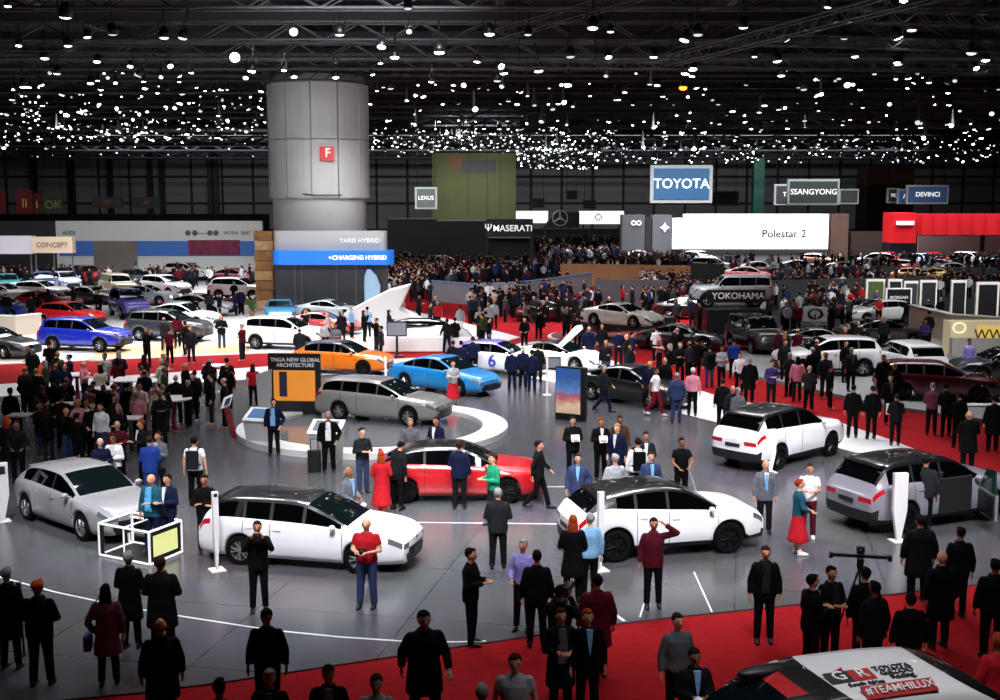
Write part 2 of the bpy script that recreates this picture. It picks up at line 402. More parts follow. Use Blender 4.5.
# u: 0 rear bumper .. 1 nose.  top: silhouette; belt: shoulder line; gl: side glass range; ws: windscreen range; rg: rear glass range
CT = dict(
 hatch=dict(L=4.35, W=1.79, H=1.44, wb=2.64, fo=.92, r=.325, sill=.2, top=[(0, .80), (.02, .95), (.07, 1.08), (.17, 1.33), (.28, 1.42), (.42, 1.44), (.52, 1.41), (.64, 1.20), (.725, .99), (.80, .955), (.9, .90), (.965, .83), (1, .72)],
    belt=[(0, .76), (.05, .93), (.15, .99), (.4, .96), (.7, .92), (.82, .86), (.92, .81), (1, .67)], side=(.15, .70), ws=(.535, .725), rg=(.06, .17), pil=[.30, .475]),
 wagon=dict(L=4.65, W=1.79, H=1.46, wb=2.70, fo=.94, r=.325, sill=.2, top=[(0, .80), (.015, .95), (.045, 1.15), (.095, 1.37), (.2, 1.45), (.4, 1.46), (.52, 1.42), (.65, 1.19), (.735, .99), (.82, .95), (.91, .89), (.97, .82), (1, .71)],
    belt=[(0, .76), (.04, .97), (.15, 1.0), (.4, .97), (.7, .92), (.84, .85), (.93, .80), (1, .66)], side=(.07, .71), ws=(.54, .735), rg=(.035, .095), pil=[.235, .37, .53]),
 suv=dict(L=4.6, W=1.86, H=1.69, wb=2.69, fo=.93, r=.37, sill=.27, cl=1, top=[(0, .95), (.015, 1.06), (.05, 1.33), (.11, 1.60), (.22, 1.675), (.42, 1.69), (.54, 1.64), (.65, 1.40), (.73, 1.17), (.82, 1.13), (.92, 1.07), (.975, .99), (1, .86)],
    belt=[(0, .90), (.04, 1.09), (.15, 1.16), (.4, 1.12), (.7, 1.08), (.84, 1.04), (.94, .97), (1, .81)], side=(.10, .71), ws=(.555, .73), rg=(.035, .11), pil=[.26, .45]),
 chr=dict(L=4.39, W=1.80, H=1.56, wb=2.64, fo=.90, r=.36, sill=.25, cl=1, top=[(0, .88), (.02, 1.0), (.06, 1.13), (.13, 1.37), (.24, 1.50), (.42, 1.56), (.55, 1.51), (.66, 1.30), (.745, 1.09), (.82, 1.05), (.92, .98), (.975, .89), (1, .77)],
    belt=[(0, .84), (.05, 1.05), (.15, 1.16), (.3, 1.10), (.5, 1.03), (.72, .99), (.84, .96), (.94, .88), (1, .72)], side=(.20, .73), ws=(.56, .745), rg=(.05, .15), pil=[.30, .47]),
 sedan=dict(L=4.75, W=1.83, H=1.44, wb=2.78, fo=.96, r=.33, sill=.19, top=[(0, .80), (.02, .95), (.07, 1.03), (.15, 1.08), (.25, 1.27), (.36, 1.40), (.46, 1.44), (.55, 1.40), (.66, 1.18), (.735, .98), (.82, .93), (.91, .86), (.975, .77), (1, .66)],
    belt=[(0, .76), (.05, .96), (.15, .99), (.4, .95), (.7, .90), (.84, .83), (.93, .76), (1, .62)], side=(.19, .71), ws=(.56, .735), rg=(.15, .35), pil=[.30, .475]),
 coupe=dict(L=4.4, W=1.87, H=1.27, wb=2.5, fo=.98, r=.34, sill=.15, top=[(0, .78), (.03, .90), (.1, .96), (.2, 1.06), (.32, 1.21), (.43, 1.27), (.52, 1.23), (.64, 1.0), (.71, .88), (.8, .84), (.9, .75), (.97, .62), (1, .50)],
    belt=[(0, .74), (.08, .90), (.2, .93), (.4, .86), (.7, .80), (.8, .76), (.92, .66), (1, .46)], side=(.26, .69), ws=(.54, .71), rg=(.15, .34), pil=[.39]),
 boxy=dict(L=4.7, W=1.9, H=1.85, wb=2.8, fo=.85, r=.41, sill=.35, cl=1, top=[(0, 1.1), (.01, 1.35), (.03, 1.68), (.06, 1.80), (.2, 1.85), (.5, 1.85), (.6, 1.80), (.66, 1.52), (.70, 1.27), (.8, 1.24), (.93, 1.20), (.985, 1.08), (1, .85)],
    belt=[(0, 1.05), (.02, 1.2), (.15, 1.22), (.4, 1.2), (.7, 1.18), (.88, 1.14), (.96, 1.06), (1, .80)], side=(.05, .675), ws=(.605, .70), rg=(.015, .055), pil=[.22, .42]),
)
WC = {}
def wheel_mesh(r, dark, spokes=10):
    k = (round(r, 3), dark, spokes)
    if k in WC: return WC[k]
    t = MB(); n = 28; prof = [(-.10, r * .66), (-.11, r * .80), (-.10, r * .93), (-.06, r), (.06, r), (.10, r * .93), (.11, r * .80), (.10, r * .66)]
    vs = [(rr * math.cos(2 * PI * k2 / n), y, rr * math.sin(2 * PI * k2 / n)) for y, rr in prof for k2 in range(n)]
    t.add(vs, [(j * n + a, j * n + (a + 1) % n, (j + 1) * n + (a + 1) % n, (j + 1) * n + a) for j in range(len(prof) - 1) for a in range(n)])
    ri = MB(); R = r * .70
    for y0, y1, a, b in ((.07, .10, R, R * .92), (.10, .03, R * .92, R * .88)):
        o = len(ri.v); vs = [(rr * math.cos(2 * PI * q / n), y, rr * math.sin(2 * PI * q / n)) for y, rr in ((y0, a), (y1, b)) for q in range(n)]
        ri.add(vs, [(q, (q + 1) % n, n + (q + 1) % n, n + q) for q in range(n)])
    for q in range(spokes // 2):
        for dd in (-.16, .16):
            a = 2 * PI * q / (spokes // 2) + dd
            ri.tube((.04 * math.cos(a), .075, .04 * math.sin(a)), (R * .95 * math.cos(a + dd * .5), .06, R * .95 * math.sin(a + dd * .5)), .024, .019, 5)
    ri.tube((0, .03, 0), (0, .095, 0), .055, .045, 12)
    br = MB(); br.tube((0, .0, 0), (0, .025, 0), R * .86, R * .86, 24)
    WC[k] = (t.mesh('wheel', tyre, True), ri.mesh('rim', dalloy if dark else alloy), br.mesh('brake_disc', mat('brake_disc', '202124', .5, .4)))
    return WC[k]
CC = {}
def car_meshes(typ, two):
    """labelled meshes of one car type; two = two-tone roof"""
    k = (typ, two)
    if k in CC: return CC[k]
    d = CT[typ]; L, W, wb, r = d['L'], d['W'] / 2, d['wb'], d['r']; xf = wb / 2 + d['fo']; xr = xf - L; cl = d.get('cl', 0)
    us = set([0, .006, .018, .035, 1, .994, .982, .965]); us |= set(i / 44 for i in range(45))
    seams = [d['ws'][1] - .015] + [p for p in d['pil'][:2] if p > .15] + ([.19] if typ in ('coupe', 'sedan') else [])
    for p in d['pil']: us |= {p - .008, p + .008}
    for p in list(d['side']) + list(d['ws']) + list(d['rg']): us.add(p)
    for p in seams: us |= {p - .0018, p + .0018}
    for s in (-1, 1):
        ux = (s * wb / 2 - xr) / L
        for a in range(-6, 7): us.add(ux + math.sin(a / 6 * PI / 2) * (r * 1.13) / L)
    us = sorted(us); U = [us[0]]
    for u in us[1:]:
        if u - U[-1] > .0015: U.append(u)
    Hg = d['H'] - interp(d['belt'], .42); NR = 12
    def section(u):
        x = xr + u * L; top = interp(d['top'], u); belt = min(interp(d['belt'], u), top - .012); h = max(top - belt, .012); g = min(1, h / Hg)
        e = 0
        if u > .72: e = ((u - .72) / .28)
        if u < .14: e = max(e, ((.14 - u) / .14) * .85)
        w = W * (1 - .20 * e ** 3) * (.985 + .015 * math.sin(PI * u))
        sill = d['sill'] + (.05 * e ** 3 if u > .5 else .10 * e ** 3)
        arch = 0; fl = 0
        for s in (-1, 1):
            dx = abs(x - s * wb / 2); R = r * 1.12
            if dx < R: arch = max(arch, r + math.sqrt(R * R - dx * dx) - .005)
            fl = max(fl, math.exp(-(dx / (r * 1.35)) ** 4))
        z1 = max(sill, arch); f = .022 * fl + (.015 * fl if typ in ('chr', 'coupe') else 0)
        z2 = max(sill + .11, z1 + .045 * (1 if arch > sill else 0), ); zm = max(sill + (belt - sill) * .45, z2 + .03); zs = max(belt - .12 + .02 * g, zm + .03)
        wg = w * .93
        tum = (belt, top)
        # (y, z) rows from the underside to the roof centre
        rows = [(0, min(z1, 5) if arch > sill else sill), (w * .90 + f * .5, z1), (w * .975 + f, z2), (w * 1.0 + f * .8, zm), (w * .99 + f * .3, zs), (w * .955, belt),
                (wg * .975, belt + h * .10), (wg * (.94 - .13 * g), belt + h * (.66 + .16 * g)), (wg * (.86 - .12 * g), belt + h * (.86 + .085 * g)), (wg * .58, belt + h * (.965 + .015 * g)), (wg * .30, belt + h * .995), (0, top)]
        return x, rows
    secs = [section(u) for u in U]
    out = {}
    def face(lab, pts):
        sl = 0
        if lab in ('seam', 'pillar', 'cladding', 'underbody'): sl = 0 if lab == 'cladding' and not cl else 1; lab = 'body'
        mb = out.setdefault(lab, (MB(), {}))
        idx = []
        for p in pts:
            kk = (round(p[0], 4), round(p[1], 4), round(p[2], 4))
            if kk not in mb[1]: mb[1][kk] = len(mb[0].v); mb[0].v.append(kk)
            if mb[1][kk] not in idx: idx.append(mb[1][kk])
        if len(idx) > 2: mb[0].f.append(tuple(idx)); mb[0].m.append(sl)
    ur, uf = (-wb / 2 - xr) / L, (wb / 2 - xr) / L
    for i in range(len(U) - 1):
        u = (U[i] + U[i + 1]) / 2; x0, r0 = secs[i]; x1, r1 = secs[i + 1]
        seam = any(abs(u - q) < .0016 for q in seams)
        for j in range(NR - 1):
            lab = 'body'
            if j == 0: lab = 'underbody'
            elif cl and j == 1: lab = 'cladding'
            elif j == 2 and cl and (u < .03 or u > .985): lab = 'cladding'
            elif j == 4 and u > .925 and u < .992: lab = 'headlight'
            elif j == 4 and (u < .075 and u > .006): lab = 'taillight'
            elif j == 6:
                if d['side'][0] < u < d['side'][1]:
                    lab = 'side_window'
                    if any(abs(u - p) < .009 for p in d['pil']): lab = 'pillar'
                elif two and u < d['side'][0] and u > d['rg'][0]: lab = 'roof' if typ == 'chr' else 'body'
            elif j >= 8 and d['ws'][0] < u < d['ws'][1]: lab = 'windscreen'
            elif j >= 8 and d['rg'][0] < u < d['rg'][1]: lab = 'rear_window'
            elif j >= 7 and d['rg'][0] < u < d['ws'][1]: lab = 'roof' if two else 'body'
            if seam and 1 < j < 5: lab = 'seam'
            a, b, c2, d2 = (x0, r0[j]), (x1, r1[j]), (x1, r1[j + 1]), (x0, r0[j + 1])
            for s in (-1, 1):
                q = [(p[0], s * p[1][0], p[1][1]) for p in (a, b, c2, d2)]
                L2 = lab
                if lab in ('headlight', 'taillight', 'side_window'): L2 = lab + ('R' if s < 0 else 'L')
                face(L2, q if s < 0 else q[::-1])
    ny = 6   # nose and tail caps, bulged
    for (x, rows), sg in ((secs[0], -1), (secs[-1], 1)):
        def pt(j, t):
            y, z = rows[j]; return (x + sg * (.07 * (1 - t * t) * (1 if j < 10 else .3)), y * t, z)
        for j in range(1, NR - 1):
            for q in range(ny * 2):
                t0, t1 = -1 + q / ny, -1 + (q + 1) / ny; tm = abs(t0 + t1) / 2
                if sg > 0: lab = {1: 'cladding' if tm > .75 else 'grille', 2: 'grille' if tm < .85 else 'body', 3: 'grille' if tm < .66 else 'body', 4: 'headlight' if tm > .66 else 'body'}.get(j, 'body')
                else: lab = {1: 'cladding', 2: 'cladding' if cl else 'body', 4: 'taillight' if tm > .45 else 'body'}.get(j, 'body')
                s = 'L' if t0 + t1 > 0 else 'R'
                if lab in ('headlight', 'taillight'): lab += s
                face(lab, [pt(j, t0), pt(j, t1), pt(j + 1, t1), pt(j + 1, t0)])
    res = {}
    for lab, (mb, _) in out.items():
        me = mb.mesh(lab, [black, clad] if lab == 'body' else black, True); res[lab] = me
    # mirrors, handles, plates, badge
    um = d['ws'][1] - .055; xm = xr + um * L; bz = interp(d['belt'], um)
    mi = MB(); mi.ell((xm, -W * .93 - .13, bz + .07), .07, .10, .06, 10, 6); mi.tube((xm + .02, -W * .88, bz + .01), (xm, -W * .93 - .08, bz + .04), .02, .02, 6); res['mirrorR'] = mi.mesh('door_mirror', black, True)
    mi = MB(); mi.ell((xm, W * .93 + .13, bz + .07), .07, .10, .06, 10, 6); mi.tube((xm + .02, W * .88, bz + .01), (xm, W * .93 + .08, bz + .04), .02, .02, 6); res['mirrorL'] = mi.mesh('door_mirror', black, True)
    for s, nm in ((-1, 'handleR'), (1, 'handleL')):
        hb = MB()
        for p in d['pil'][:2]:
            uu = p + .035; _, rw = section(uu); hb.box(xr + uu * L, s * (rw[4][0] + .012), rw[4][1] - .03, .16, .03, .028, bev=.01)
        res[nm] = hb.mesh('door_handle', black)
    res['front_plate'] = MB().box(xf + .075, 0, d['sill'] + .2, .02, .5, .11).mesh('number_plate', plate)
    zr = interp(d['belt'], .02) - .25
    res['rear_plate'] = MB().box(xr - .078, 0, zr, .02, .5, .11).mesh('number_plate', plate)
    res['badge'] = MB().ell((xf + .06, 0, interp(d['belt'], 1.0) + .0), .02, .07, .045, 12, 6).mesh('badge', chrome)
    _, rt = section(d['rg'][1] + .01); xs = xr + (d['rg'][1]) * L
    sp = MB(); zz = interp(d['top'], d['rg'][1]); yy = rt[8][0]
    if typ in ('hatch', 'wagon', 'suv', 'chr', 'boxy'):
        sp.slab([(xs + .16, -yy, zz + .0), (xs - .16, -yy * .97, zz - .01), (xs - .16, yy * .97, zz - .01), (xs + .16, yy, zz + .0)], (0, 0, -.035)); res['spoiler'] = sp.mesh('roof_spoiler', black)
    CC[k] = res
    return res
def car(name, label, typ, col, rearpx=None, frontpx=None, at=None, heading=None, z=0.0, roof=None, metal=False, group=None, side=1, detail=True, dark=False, skip=(), wheels=1):
    """near-side wheel contact pixels give a ground position; or an explicit point and heading in degrees"""
    d = CT[typ]
    if rearpx:
        a, b = G(*rearpx, z), G(*frontpx, z); v = b - a; ang = math.atan2(v.y, v.x); mid = (a + b) / 2
        fwd = Vector((math.cos(ang), math.sin(ang), 0)); left = Vector((-fwd.y, fwd.x, 0))
        loc = mid + left * (d['W'] / 2 - .1) * (1 if left.y > 0 else -1)
        print('CAR', label[:30], 'wheelbase from picture %.2f want %.2f heading %.0f' % (v.length, d['wb'], math.degrees(ang)))
        if heading is not None: ang = math.radians(heading)
    else:
        loc = at.copy(); ang = math.radians(heading)
    loc.z = z
    t = thing(name, label, 'car', loc, ang, group)
    M = car_meshes(typ, bool(roof)); pm = paint(col, metal)
    rm = paint(roof) if roof else pm
    table = dict(body=('body_shell', pm), underbody=('underbody', clad), cladding=('sill_cladding', clad if d.get('cl') else pm), headlightL=('headlight', head), headlightR=('headlight', head), taillightL=('taillight', tail),
        taillightR=('taillight', tail), side_windowL=('side_window', glass), side_windowR=('side_window', glass), pillar=('window_pillar', black), roof=('roof', rm), windscreen=('windscreen', wind), rear_window=('rear_window', glass),
        seam=('door_seam', clad), grille=('grille', black), mirrorL=('door_mirror', pm), mirrorR=('door_mirror', pm), handleL=('door_handle', pm), handleR=('door_handle', pm), front_plate=('number_plate', plate), rear_plate=('number_plate', plate),
        badge=('badge', chrome), spoiler=('roof_spoiler', rm))
    for lab, me in M.items():
        if lab in skip: continue
        if not detail and lab in ('handleL', 'handleR', 'badge', 'seam', 'front_plate', 'rear_plate', 'spoiler', 'underbody'): continue
        nm, m = table[lab]; o = link(nm, me, t)
        if not me.materials: me.materials.append(black)
        o.material_slots[0].link = 'OBJECT'; o.material_slots[0].material = m
        if lab == 'body': o.material_slots[1].link = 'OBJECT'; o.material_slots[1].material = clad
    tm, ri, bd = wheel_mesh(d['r'], dark)
    for sx in (-1, 1):
        for sy in (-1, 1):
            w = link('wheel', tm, t, (sx * d['wb'] / 2, sy * (d['W'] / 2 - .115), d['r']), 0 if sy > 0 else PI)
            if detail or True: link('rim', ri, w)
            if detail: link('brake_disc', bd, w)
    return t
# ---------------------------------------------------------------- floors and shell
def gp(pts, z=0): return [tuple(G(x, y, z)[:2]) for x, y in pts]
def inside(p, poly):
    c = False; n = len(poly)
    for i in range(n):
        (x1, y1), (x2, y2) = poly[i], poly[i - 1]
        if (y1 > p[1]) != (y2 > p[1]) and p[0] < (x2 - x1) * (p[1] - y1) / (y2 - y1) + x1: c = not c
    return c
def smoothpoly(pts, it=2):
    for _ in range(it):
        q = []
        for i in range(len(pts)):
            a, b = Vector(pts[i]), Vector(pts[(i + 1) % len(pts)]); q += [tuple(a.lerp(b, .25)), tuple(a.lerp(b, .75))]
        pts = q
    return pts
carpet = mat('red_carpet', '8c1016', .95, noise=.12, scale=6, bump=.2, spec=.1)
struct('floor', MB().box(0, 135, -.13, 300, 280, .2), carpet)
stand_out = smoothpoly(gp([(-260, 770), (20, 702), (180, 686), (340, 662), (500, 638), (640, 618), (750, 607), (1000, 580), (1250, 545), (1250, 520), (1000, 481), (860, 428), (800, 411), (750, 403), (700, 391), (600, 356), (565, 344), (530, 340), (490, 352), (400, 359), (250, 367), (0, 384), (-260, 402)]), 1)
stand_in = smoothpoly(gp([(-260, 772), (20, 704), (180, 688), (340, 664), (500, 640), (640, 620), (750, 609), (1000, 582), (1200, 553), (1150, 520), (1000, 494), (850, 450), (760, 430), (700, 419), (640, 401), (600, 391), (545, 380), (480, 370), (400, 371), (250, 379), (0, 396), (-260, 418)]), 1)
white_floor = mat('white_stand_floor', 'd2d2d0', .35, noise=.04, scale=.4)
tag(MB().prism(stand_out, -.03, -.004).obj('floor_white_border', white_floor), kind='structure')
# dark glossy floor with panel joints
df = bpy.data.materials.new('dark_glossy_floor'); df.use_nodes = True; nt = df.node_tree; b = nt.nodes['Principled BSDF']
tc = nt.nodes.new('ShaderNodeTexCoord'); mp = nt.nodes.new('ShaderNodeMapping'); mp.inputs['Rotation'].default_value = (0, 0, .2)
br = nt.nodes.new('ShaderNodeTexBrick'); br.offset = 0; br.inputs['Scale'].default_value = 1; br.inputs['Brick Width'].default_value = 3.0; br.inputs['Row Height'].default_value = 3.0
br.inputs['Mortar Size'].default_value = .012; br.inputs['Color1'].default_value = lin('565659'); br.inputs['Color2'].default_value = lin('5c5c60'); br.inputs['Mortar'].default_value = lin('2c2c2e')
nz = nt.nodes.new('ShaderNodeTexNoise'); nz.inputs['Scale'].default_value = .35; nz.inputs['Detail'].default_value = 5
mx = nt.nodes.new('ShaderNodeMix'); mx.data_type = 'RGBA'; mx.blend_type = 'MULTIPLY'; mx.inputs['Factor'].default_value = .45
nt.links.new(tc.outputs['Object'], mp.inputs['Vector']); nt.links.new(mp.outputs['Vector'], br.inputs['Vector']); nt.links.new(tc.outputs['Object'], nz.inputs['Vector'])
nt.links.new(br.outputs['Color'], mx.inputs[6]); nt.links.new(nz.outputs['Color'], mx.inputs[7]); nt.links.new(mx.outputs[2], b.inputs['Base Color'])
b.inputs['Roughness'].default_value = .22; b.inputs['Specular IOR Level'].default_value = .5
tag(MB().prism(stand_in, -.028, 0).obj('floor_dark_stage', df), kind='structure')
line = mat('floor_line', 'e8e8e8', .4)
def strip(pts, w, name='trim_floor_line'):
    m = MB(); P3 = [G(x, y, 0) for x, y in pts]
    L, R = [], []
    for i, p in enumerate(P3):
        d = (P3[min(i + 1, len(P3) - 1)] - P3[max(i - 1, 0)]).normalized(); n = Vector((-d.y, d.x, 0)) * w / 2
        L.append(p + n); R.append(p - n)
    for i in range(len(P3) - 1):
        m.slab([L[i], L[i + 1], R[i + 1], R[i]], (0, 0, .004))
    tag(m.obj(name, line), kind='structure')
strip([(-60, 560), (0, 577), (55, 592), (120, 606), (180, 616), (270, 630), (340, 637), (400, 641), (455, 642), (486, 641)], .05)
strip([(385, 522), (470, 523), (560, 524)], .04)
strip([(545, 487), (600, 486)], .04)
strip([(604, 606), (624, 621)], .07); strip([(640, 617), (648, 590)], .03); strip([(712, 612), (694, 572)], .03)
lex = gp([(-300, 374), (0, 364), (260, 353), (400, 351), (490, 346), (520, 337), (462, 322), (400, 308), (250, 305), (0, 305), (-300, 308)])
tag(MB().prism(lex, -.03, .0).obj('floor_white_stage', white_floor), kind='structure')
beige = mat('beige_floor', 'c9a878', .5, noise=.06)
for q in ([(88, 358), (110, 346), (245, 343), (250, 352)], [(-40, 362), (-40, 345), (30, 344), (36, 359)]):
    tag(MB().prism(gp(q), -.02, .006).obj('floor_beige_inlay', beige), kind='structure')
vw = gp([(-300, 301), (262, 299), (262, 279), (-300, 279)])
tag(MB().prism(vw, -.03, .0).obj('floor_pale_stand', mat('pale_floor', 'a8a8a8', .5)), kind='structure')
ssy = gp([(722, 371), (742, 352), (1000, 335), (1200, 350), (1200, 480), (1000, 425), (880, 407)])
tag(MB().prism(ssy, -.03, .12).obj('floor_grey_platform', mat('grey_platform', '8f9090', .5)), kind='structure')
# shell
tag(MB().box(0, 193.5, -.04, 296, 161, .04).obj('floor_dark_rear', mat('floor_darkening', '0e0e10', .9)), kind='structure')  # added dark sheet over the red carpet, darkening the far floor
shell = mat('dark_shell', '08080a', .9, noise=.2, scale=.3)
struct('ceiling', MB().box(0, 135, 21.2, 300, 280, .4), shell)
wallm = bpy.data.materials.new('dark_wall_panels'); wallm.use_nodes = True; nt = wallm.node_tree; b = nt.nodes['Principled BSDF']
tc = nt.nodes.new('ShaderNodeTexCoord'); mp = nt.nodes.new('ShaderNodeMapping'); mp.inputs['Rotation'].default_value = (PI / 2, 0, 0)
br = nt.nodes.new('ShaderNodeTexBrick'); br.offset = 0; br.inputs['Scale'].default_value = 1; br.inputs['Brick Width'].default_value = 7; br.inputs['Row Height'].default_value = 6
br.inputs['Mortar Size'].default_value = .3; br.inputs['Color1'].default_value = lin('8a8b8c'); br.inputs['Color2'].default_value = lin('7c7e80'); br.inputs['Mortar'].default_value = lin('2a2a2b')
nt.links.new(tc.outputs['Object'], mp.inputs['Vector']); nt.links.new(mp.outputs['Vector'], br.inputs['Vector']); nt.links.new(br.outputs['Color'], b.inputs['Base Color']); b.inputs['Roughness'].default_value = .8
struct('wall_back', MB().box(0, 275, 10.5, 300, .6, 21.2), wallm)
struct('wall_left', MB().box(-149, 135, 10.5, .6, 280, 21.2), shell); struct('wall_right', MB().box(149, 135, 10.5, .6, 280, 21.2), shell)
struct('wall_front', MB().box(0, -4.7, 10.5, 300, .6, 21.2), shell)
tag(MB().prism(gp([(700, 343), (1000, 328), (1300, 330), (1300, 278), (690, 278), (690, 320)]), -.03, -.012).obj('floor_dark_side', mat('floor_darkening2', '18181b', .9)), kind='structure')  # added dark sheet that subdues the strongly lit red carpet here
# ---------------------------------------------------------------- concrete column with stage building
colm = mat('column_cladding', '9a9a98', .65, noise=.06, scale=.5)
Yc = 86
def px2x(px, Y): return P(px, 158, Y).x
t = thing('clad_column', 'tall wide round grey column with panel joints and a red letter sign', 'column', (px2x(319, Yc), Yc, 0))
t['kind'] = 'thing'
R1 = (px2x(368, Yc) - px2x(268, Yc)) / 2; zt = P(0, 86, Yc).z; zm = P(0, 198, Yc).z
lo = MB(); n = 48
lo.rings([(0, 0, 0, R1 * .93, R1 * .93), (0, 0, zt + .6, R1 * .93, R1 * .93)], 48); lo.obj('shaft', colm, t, True)
m = MB(); seam = MB()
for k in range(12):   # panels of the outer jacket
    a0, a1 = 2 * PI * k / 12 + .012, 2 * PI * (k + 1) / 12 - .012
    for (z0, z1) in ((zm, P(0, 141, Yc).z - .03), (P(0, 141, Yc).z + .03, zt)):
        vs = []
        for r in (R1 * .95, R1):
            for z in (z0, z1):
                for q in range(5): a = a0 + (a1 - a0) * q / 4; vs.append((r * math.cos(a), r * math.sin(a), z))
        fs = []
        for q in range(4):
            fs += [(10 + q, 11 + q, 16 + q, 15 + q), (q, 5 + q, 6 + q, q + 1), (q, q + 1, 11 + q, 10 + q), (5 + q, 15 + q, 16 + q, 6 + q)]
        fs += [(0, 10, 15, 5), (4, 9, 19, 14)]
        m.add(vs, fs)
m.obj('panel_jacket', colm, t)
st = MB(); st.box(px2x(320, Yc) - px2x(319, Yc), -R1 - .12, P(0, 154, Yc).z, .95, .1, .95); so = st.obj('letter_sign', mat('sign_red', 'b3141c', .5), t)
text('F', .85, white, so, (px2x(326, Yc) - px2x(319, Yc) - .35, -R1 - .18, P(0, 153.5, Yc).z))
so.location = (1.0, .03, -.1)
sc = MB(); sc.path([(-.6, -R1 - .05, P(0, 194, Yc).z), (.4, -R1 - .2, P(0, 195.5, Yc).z), (2, -R1 * .8 - .4, P(0, 195, Yc).z)], .04); sc.obj('cable', black, t)
# helper: a free-standing wall / fascia given by picture bounds at depth Y, real thickness
def slabwall(name, label, cat, x0, y0, x1, y1, Y, th, m, group=None, to_floor=False):
    a, b = P(x0, y1, Y), P(x1, y0, Y); z0 = 0 if to_floor else a.z
    t = thing(name, label, cat, ((a.x + b.x) / 2, Y + th / 2, z0), 0, group)
    MB().box(0, 0, (b.z - z0) / 2, b.x - a.x, th, b.z - z0, 0).obj('panel', m, t)
    return t, a, b
# ---------------------------------------------------------------- stage building at the column
Ys = 80.0
bx0, bx1 = px2x(272, Ys), px2x(386, Ys); zf1, zf0, zb0 = P(0, 231, Ys).z, P(0, 250, Ys).z, P(0, 264, Ys).z
t = thing('stage_backdrop', 'dark stage building under a pale fascia and glowing blue band at the grey column', 'stage', ((bx0 + bx1) / 2, Ys, 0)); wx = bx1 - bx0
MB().box(0, .3, zb0 / 2, wx, .4, zb0).obj('dark_wall', mat('stage_dark', '2c2e30', .4, noise=.2, scale=.6), t)
for q in (-.32, -.26, .05, .22): MB().box(wx * q, .05, zb0 / 2, .12, .1, zb0).obj('mullion', mat('mullion_grey', '48494c', .5), t)
m = MB(); m.box(0, .1, (zf1 + zf0) / 2, wx, 1.0, zf1 - zf0, bev=.4); fa = m.obj('fascia', mat('pale_fascia', 'a8a8a4', .5), t)
text('YARIS HYBRID', .42, mat('lettering_white', 'ffffff', .4), fa, (2.0, -.46, (zf1 + zf0) / 2), sx=1.0)
bw = px2x(393, Ys) - bx0; m = MB(); m.box((bw - wx) / 2, -.25, (zf0 + zb0) / 2, bw, 1.5, zf0 - zb0, bev=.5)
bb = m.obj('blue_band', emi('band_blue', '1468c8', .7, True), t); text('+CHARGING HYBRID', .4, emi('letter_glow', 'ffffff', 1.5), bb, (1.9, -1.02, (zf0 + zb0) / 2))
m = MB(); x0 = px2x(371, Ys) - (bx0 + bx1) / 2
m.rings([(x0, -.35, .2, .5, .12), (x0, -.35, P(0, 285, Ys).z, .55, .14), (x0 - .1, -.35, P(0, 275, Ys).z, .4, .1), (x0 - .2, -.35, P(0, 269, Ys).z, .12, .08)], 16); m.obj('light_figure_panel', mat('pale_blue_panel', 'b4dcf4', .5), t)
# wooden tower
a, b = P(256, 308, 83), P(272, 231, 83)
t = thing('wooden_tower', 'narrow tower of stacked wooden crates left of the grey column', 'tower', ((a.x + b.x) / 2, 83.5, 0))
wood = mat('crate_wood', '9a6a3c', .7, noise=.3, scale=3); wood2 = mat('crate_wood_pale', 'c49a66', .7, noise=.2, scale=3)
for k in range(8):
    MB().box((-1) ** k * .03, 0, b.z / 8 * (k + .5), b.x - a.x, 1, b.z / 8 - .04).obj('crate', wood if k % 3 else wood2, t)
# ---------------------------------------------------------------- white stand wall with blue band, left
Y = 113
t, a, b = slabwall('exhibition_wall', 'long white wall with blue band and logo row at the left rear stand', 'wall', 58, 221, 262, 279, Y, .5, mat('stand_white', 'd8ddda', .5), to_floor=True)
cx = (a.x + b.x) / 2
def on(par, x0, y0, x1, y1, Y, m, name, d=.06, cx=0, off=.0):
    p, q = P(x0, y1, Y), P(x1, y0, Y); cyl = par.location
    return MB().box((p.x + q.x) / 2 - cyl.x, Y - cyl.y - d / 2 - off, (p.z + q.z) / 2 - cyl.z, q.x - p.x, d, q.z - p.z).obj(name, m, par)
blue = mat('band_mid_blue', '3f76c8', .5)
on(t, 60, 241, 262, 256, Y, blue, 'blue_band', .06)
on(t, 95, 241, 137, 279, Y, mat('taupe_panel', '77706a', .6, noise=.15, scale=.6), 'taupe_panel', .12)
on(t, 189, 240, 240, 255, Y, mat('screen_maroon', '7a2646', .4, noise=.4, scale=2), 'screen', .14)
dk = mat('logo_dark', '50575a', .5)
for i, x in enumerate((188, 195, 210, 216)):
    p = P(x, 233, Y); MB().tube((p.x - t.location.x, -.36, p.z), (p.x - t.location.x, -.25, p.z), .25, .25, 20).obj('round_logo', dk, t)
for x, s, sz in ((202, '—', .8), (231, 'SKODA', .42), (246, 'SEAT', .42), (69, 'AUDI', .5)):
    p = P(x, 233, Y); text(s, sz, dk, t, (p.x - t.location.x, -.3, p.z))
for (x0, y0, x1, y1, Y, c, nm, lb, tx) in ((-40, 236, 32, 254, 105, 'e6e0ea', 'fascia_sign', 'pinkish white fascia at left edge before the long white wall', 'ES'), (32, 237, 72, 253, 104.5, 'ead2b4', 'fascia_sign', 'beige fascia with brown lettering before the long white wall', 'CONCEPT')):
    t, a, b = slabwall(nm, lb, 'sign', x0, y0, x1, y1, Y, .8, mat('fascia_' + c, c, .5))
    text(tx, .6, mat('lettering_brown', '8a7460', .5), t, (0, -.43, (b.z - a.z) / 2))
    for q in (-.45, .0, .45): MB().box((b.x - a.x) * q, 0, -a.z / 2, .1, .1, a.z).obj('post', grey, t)
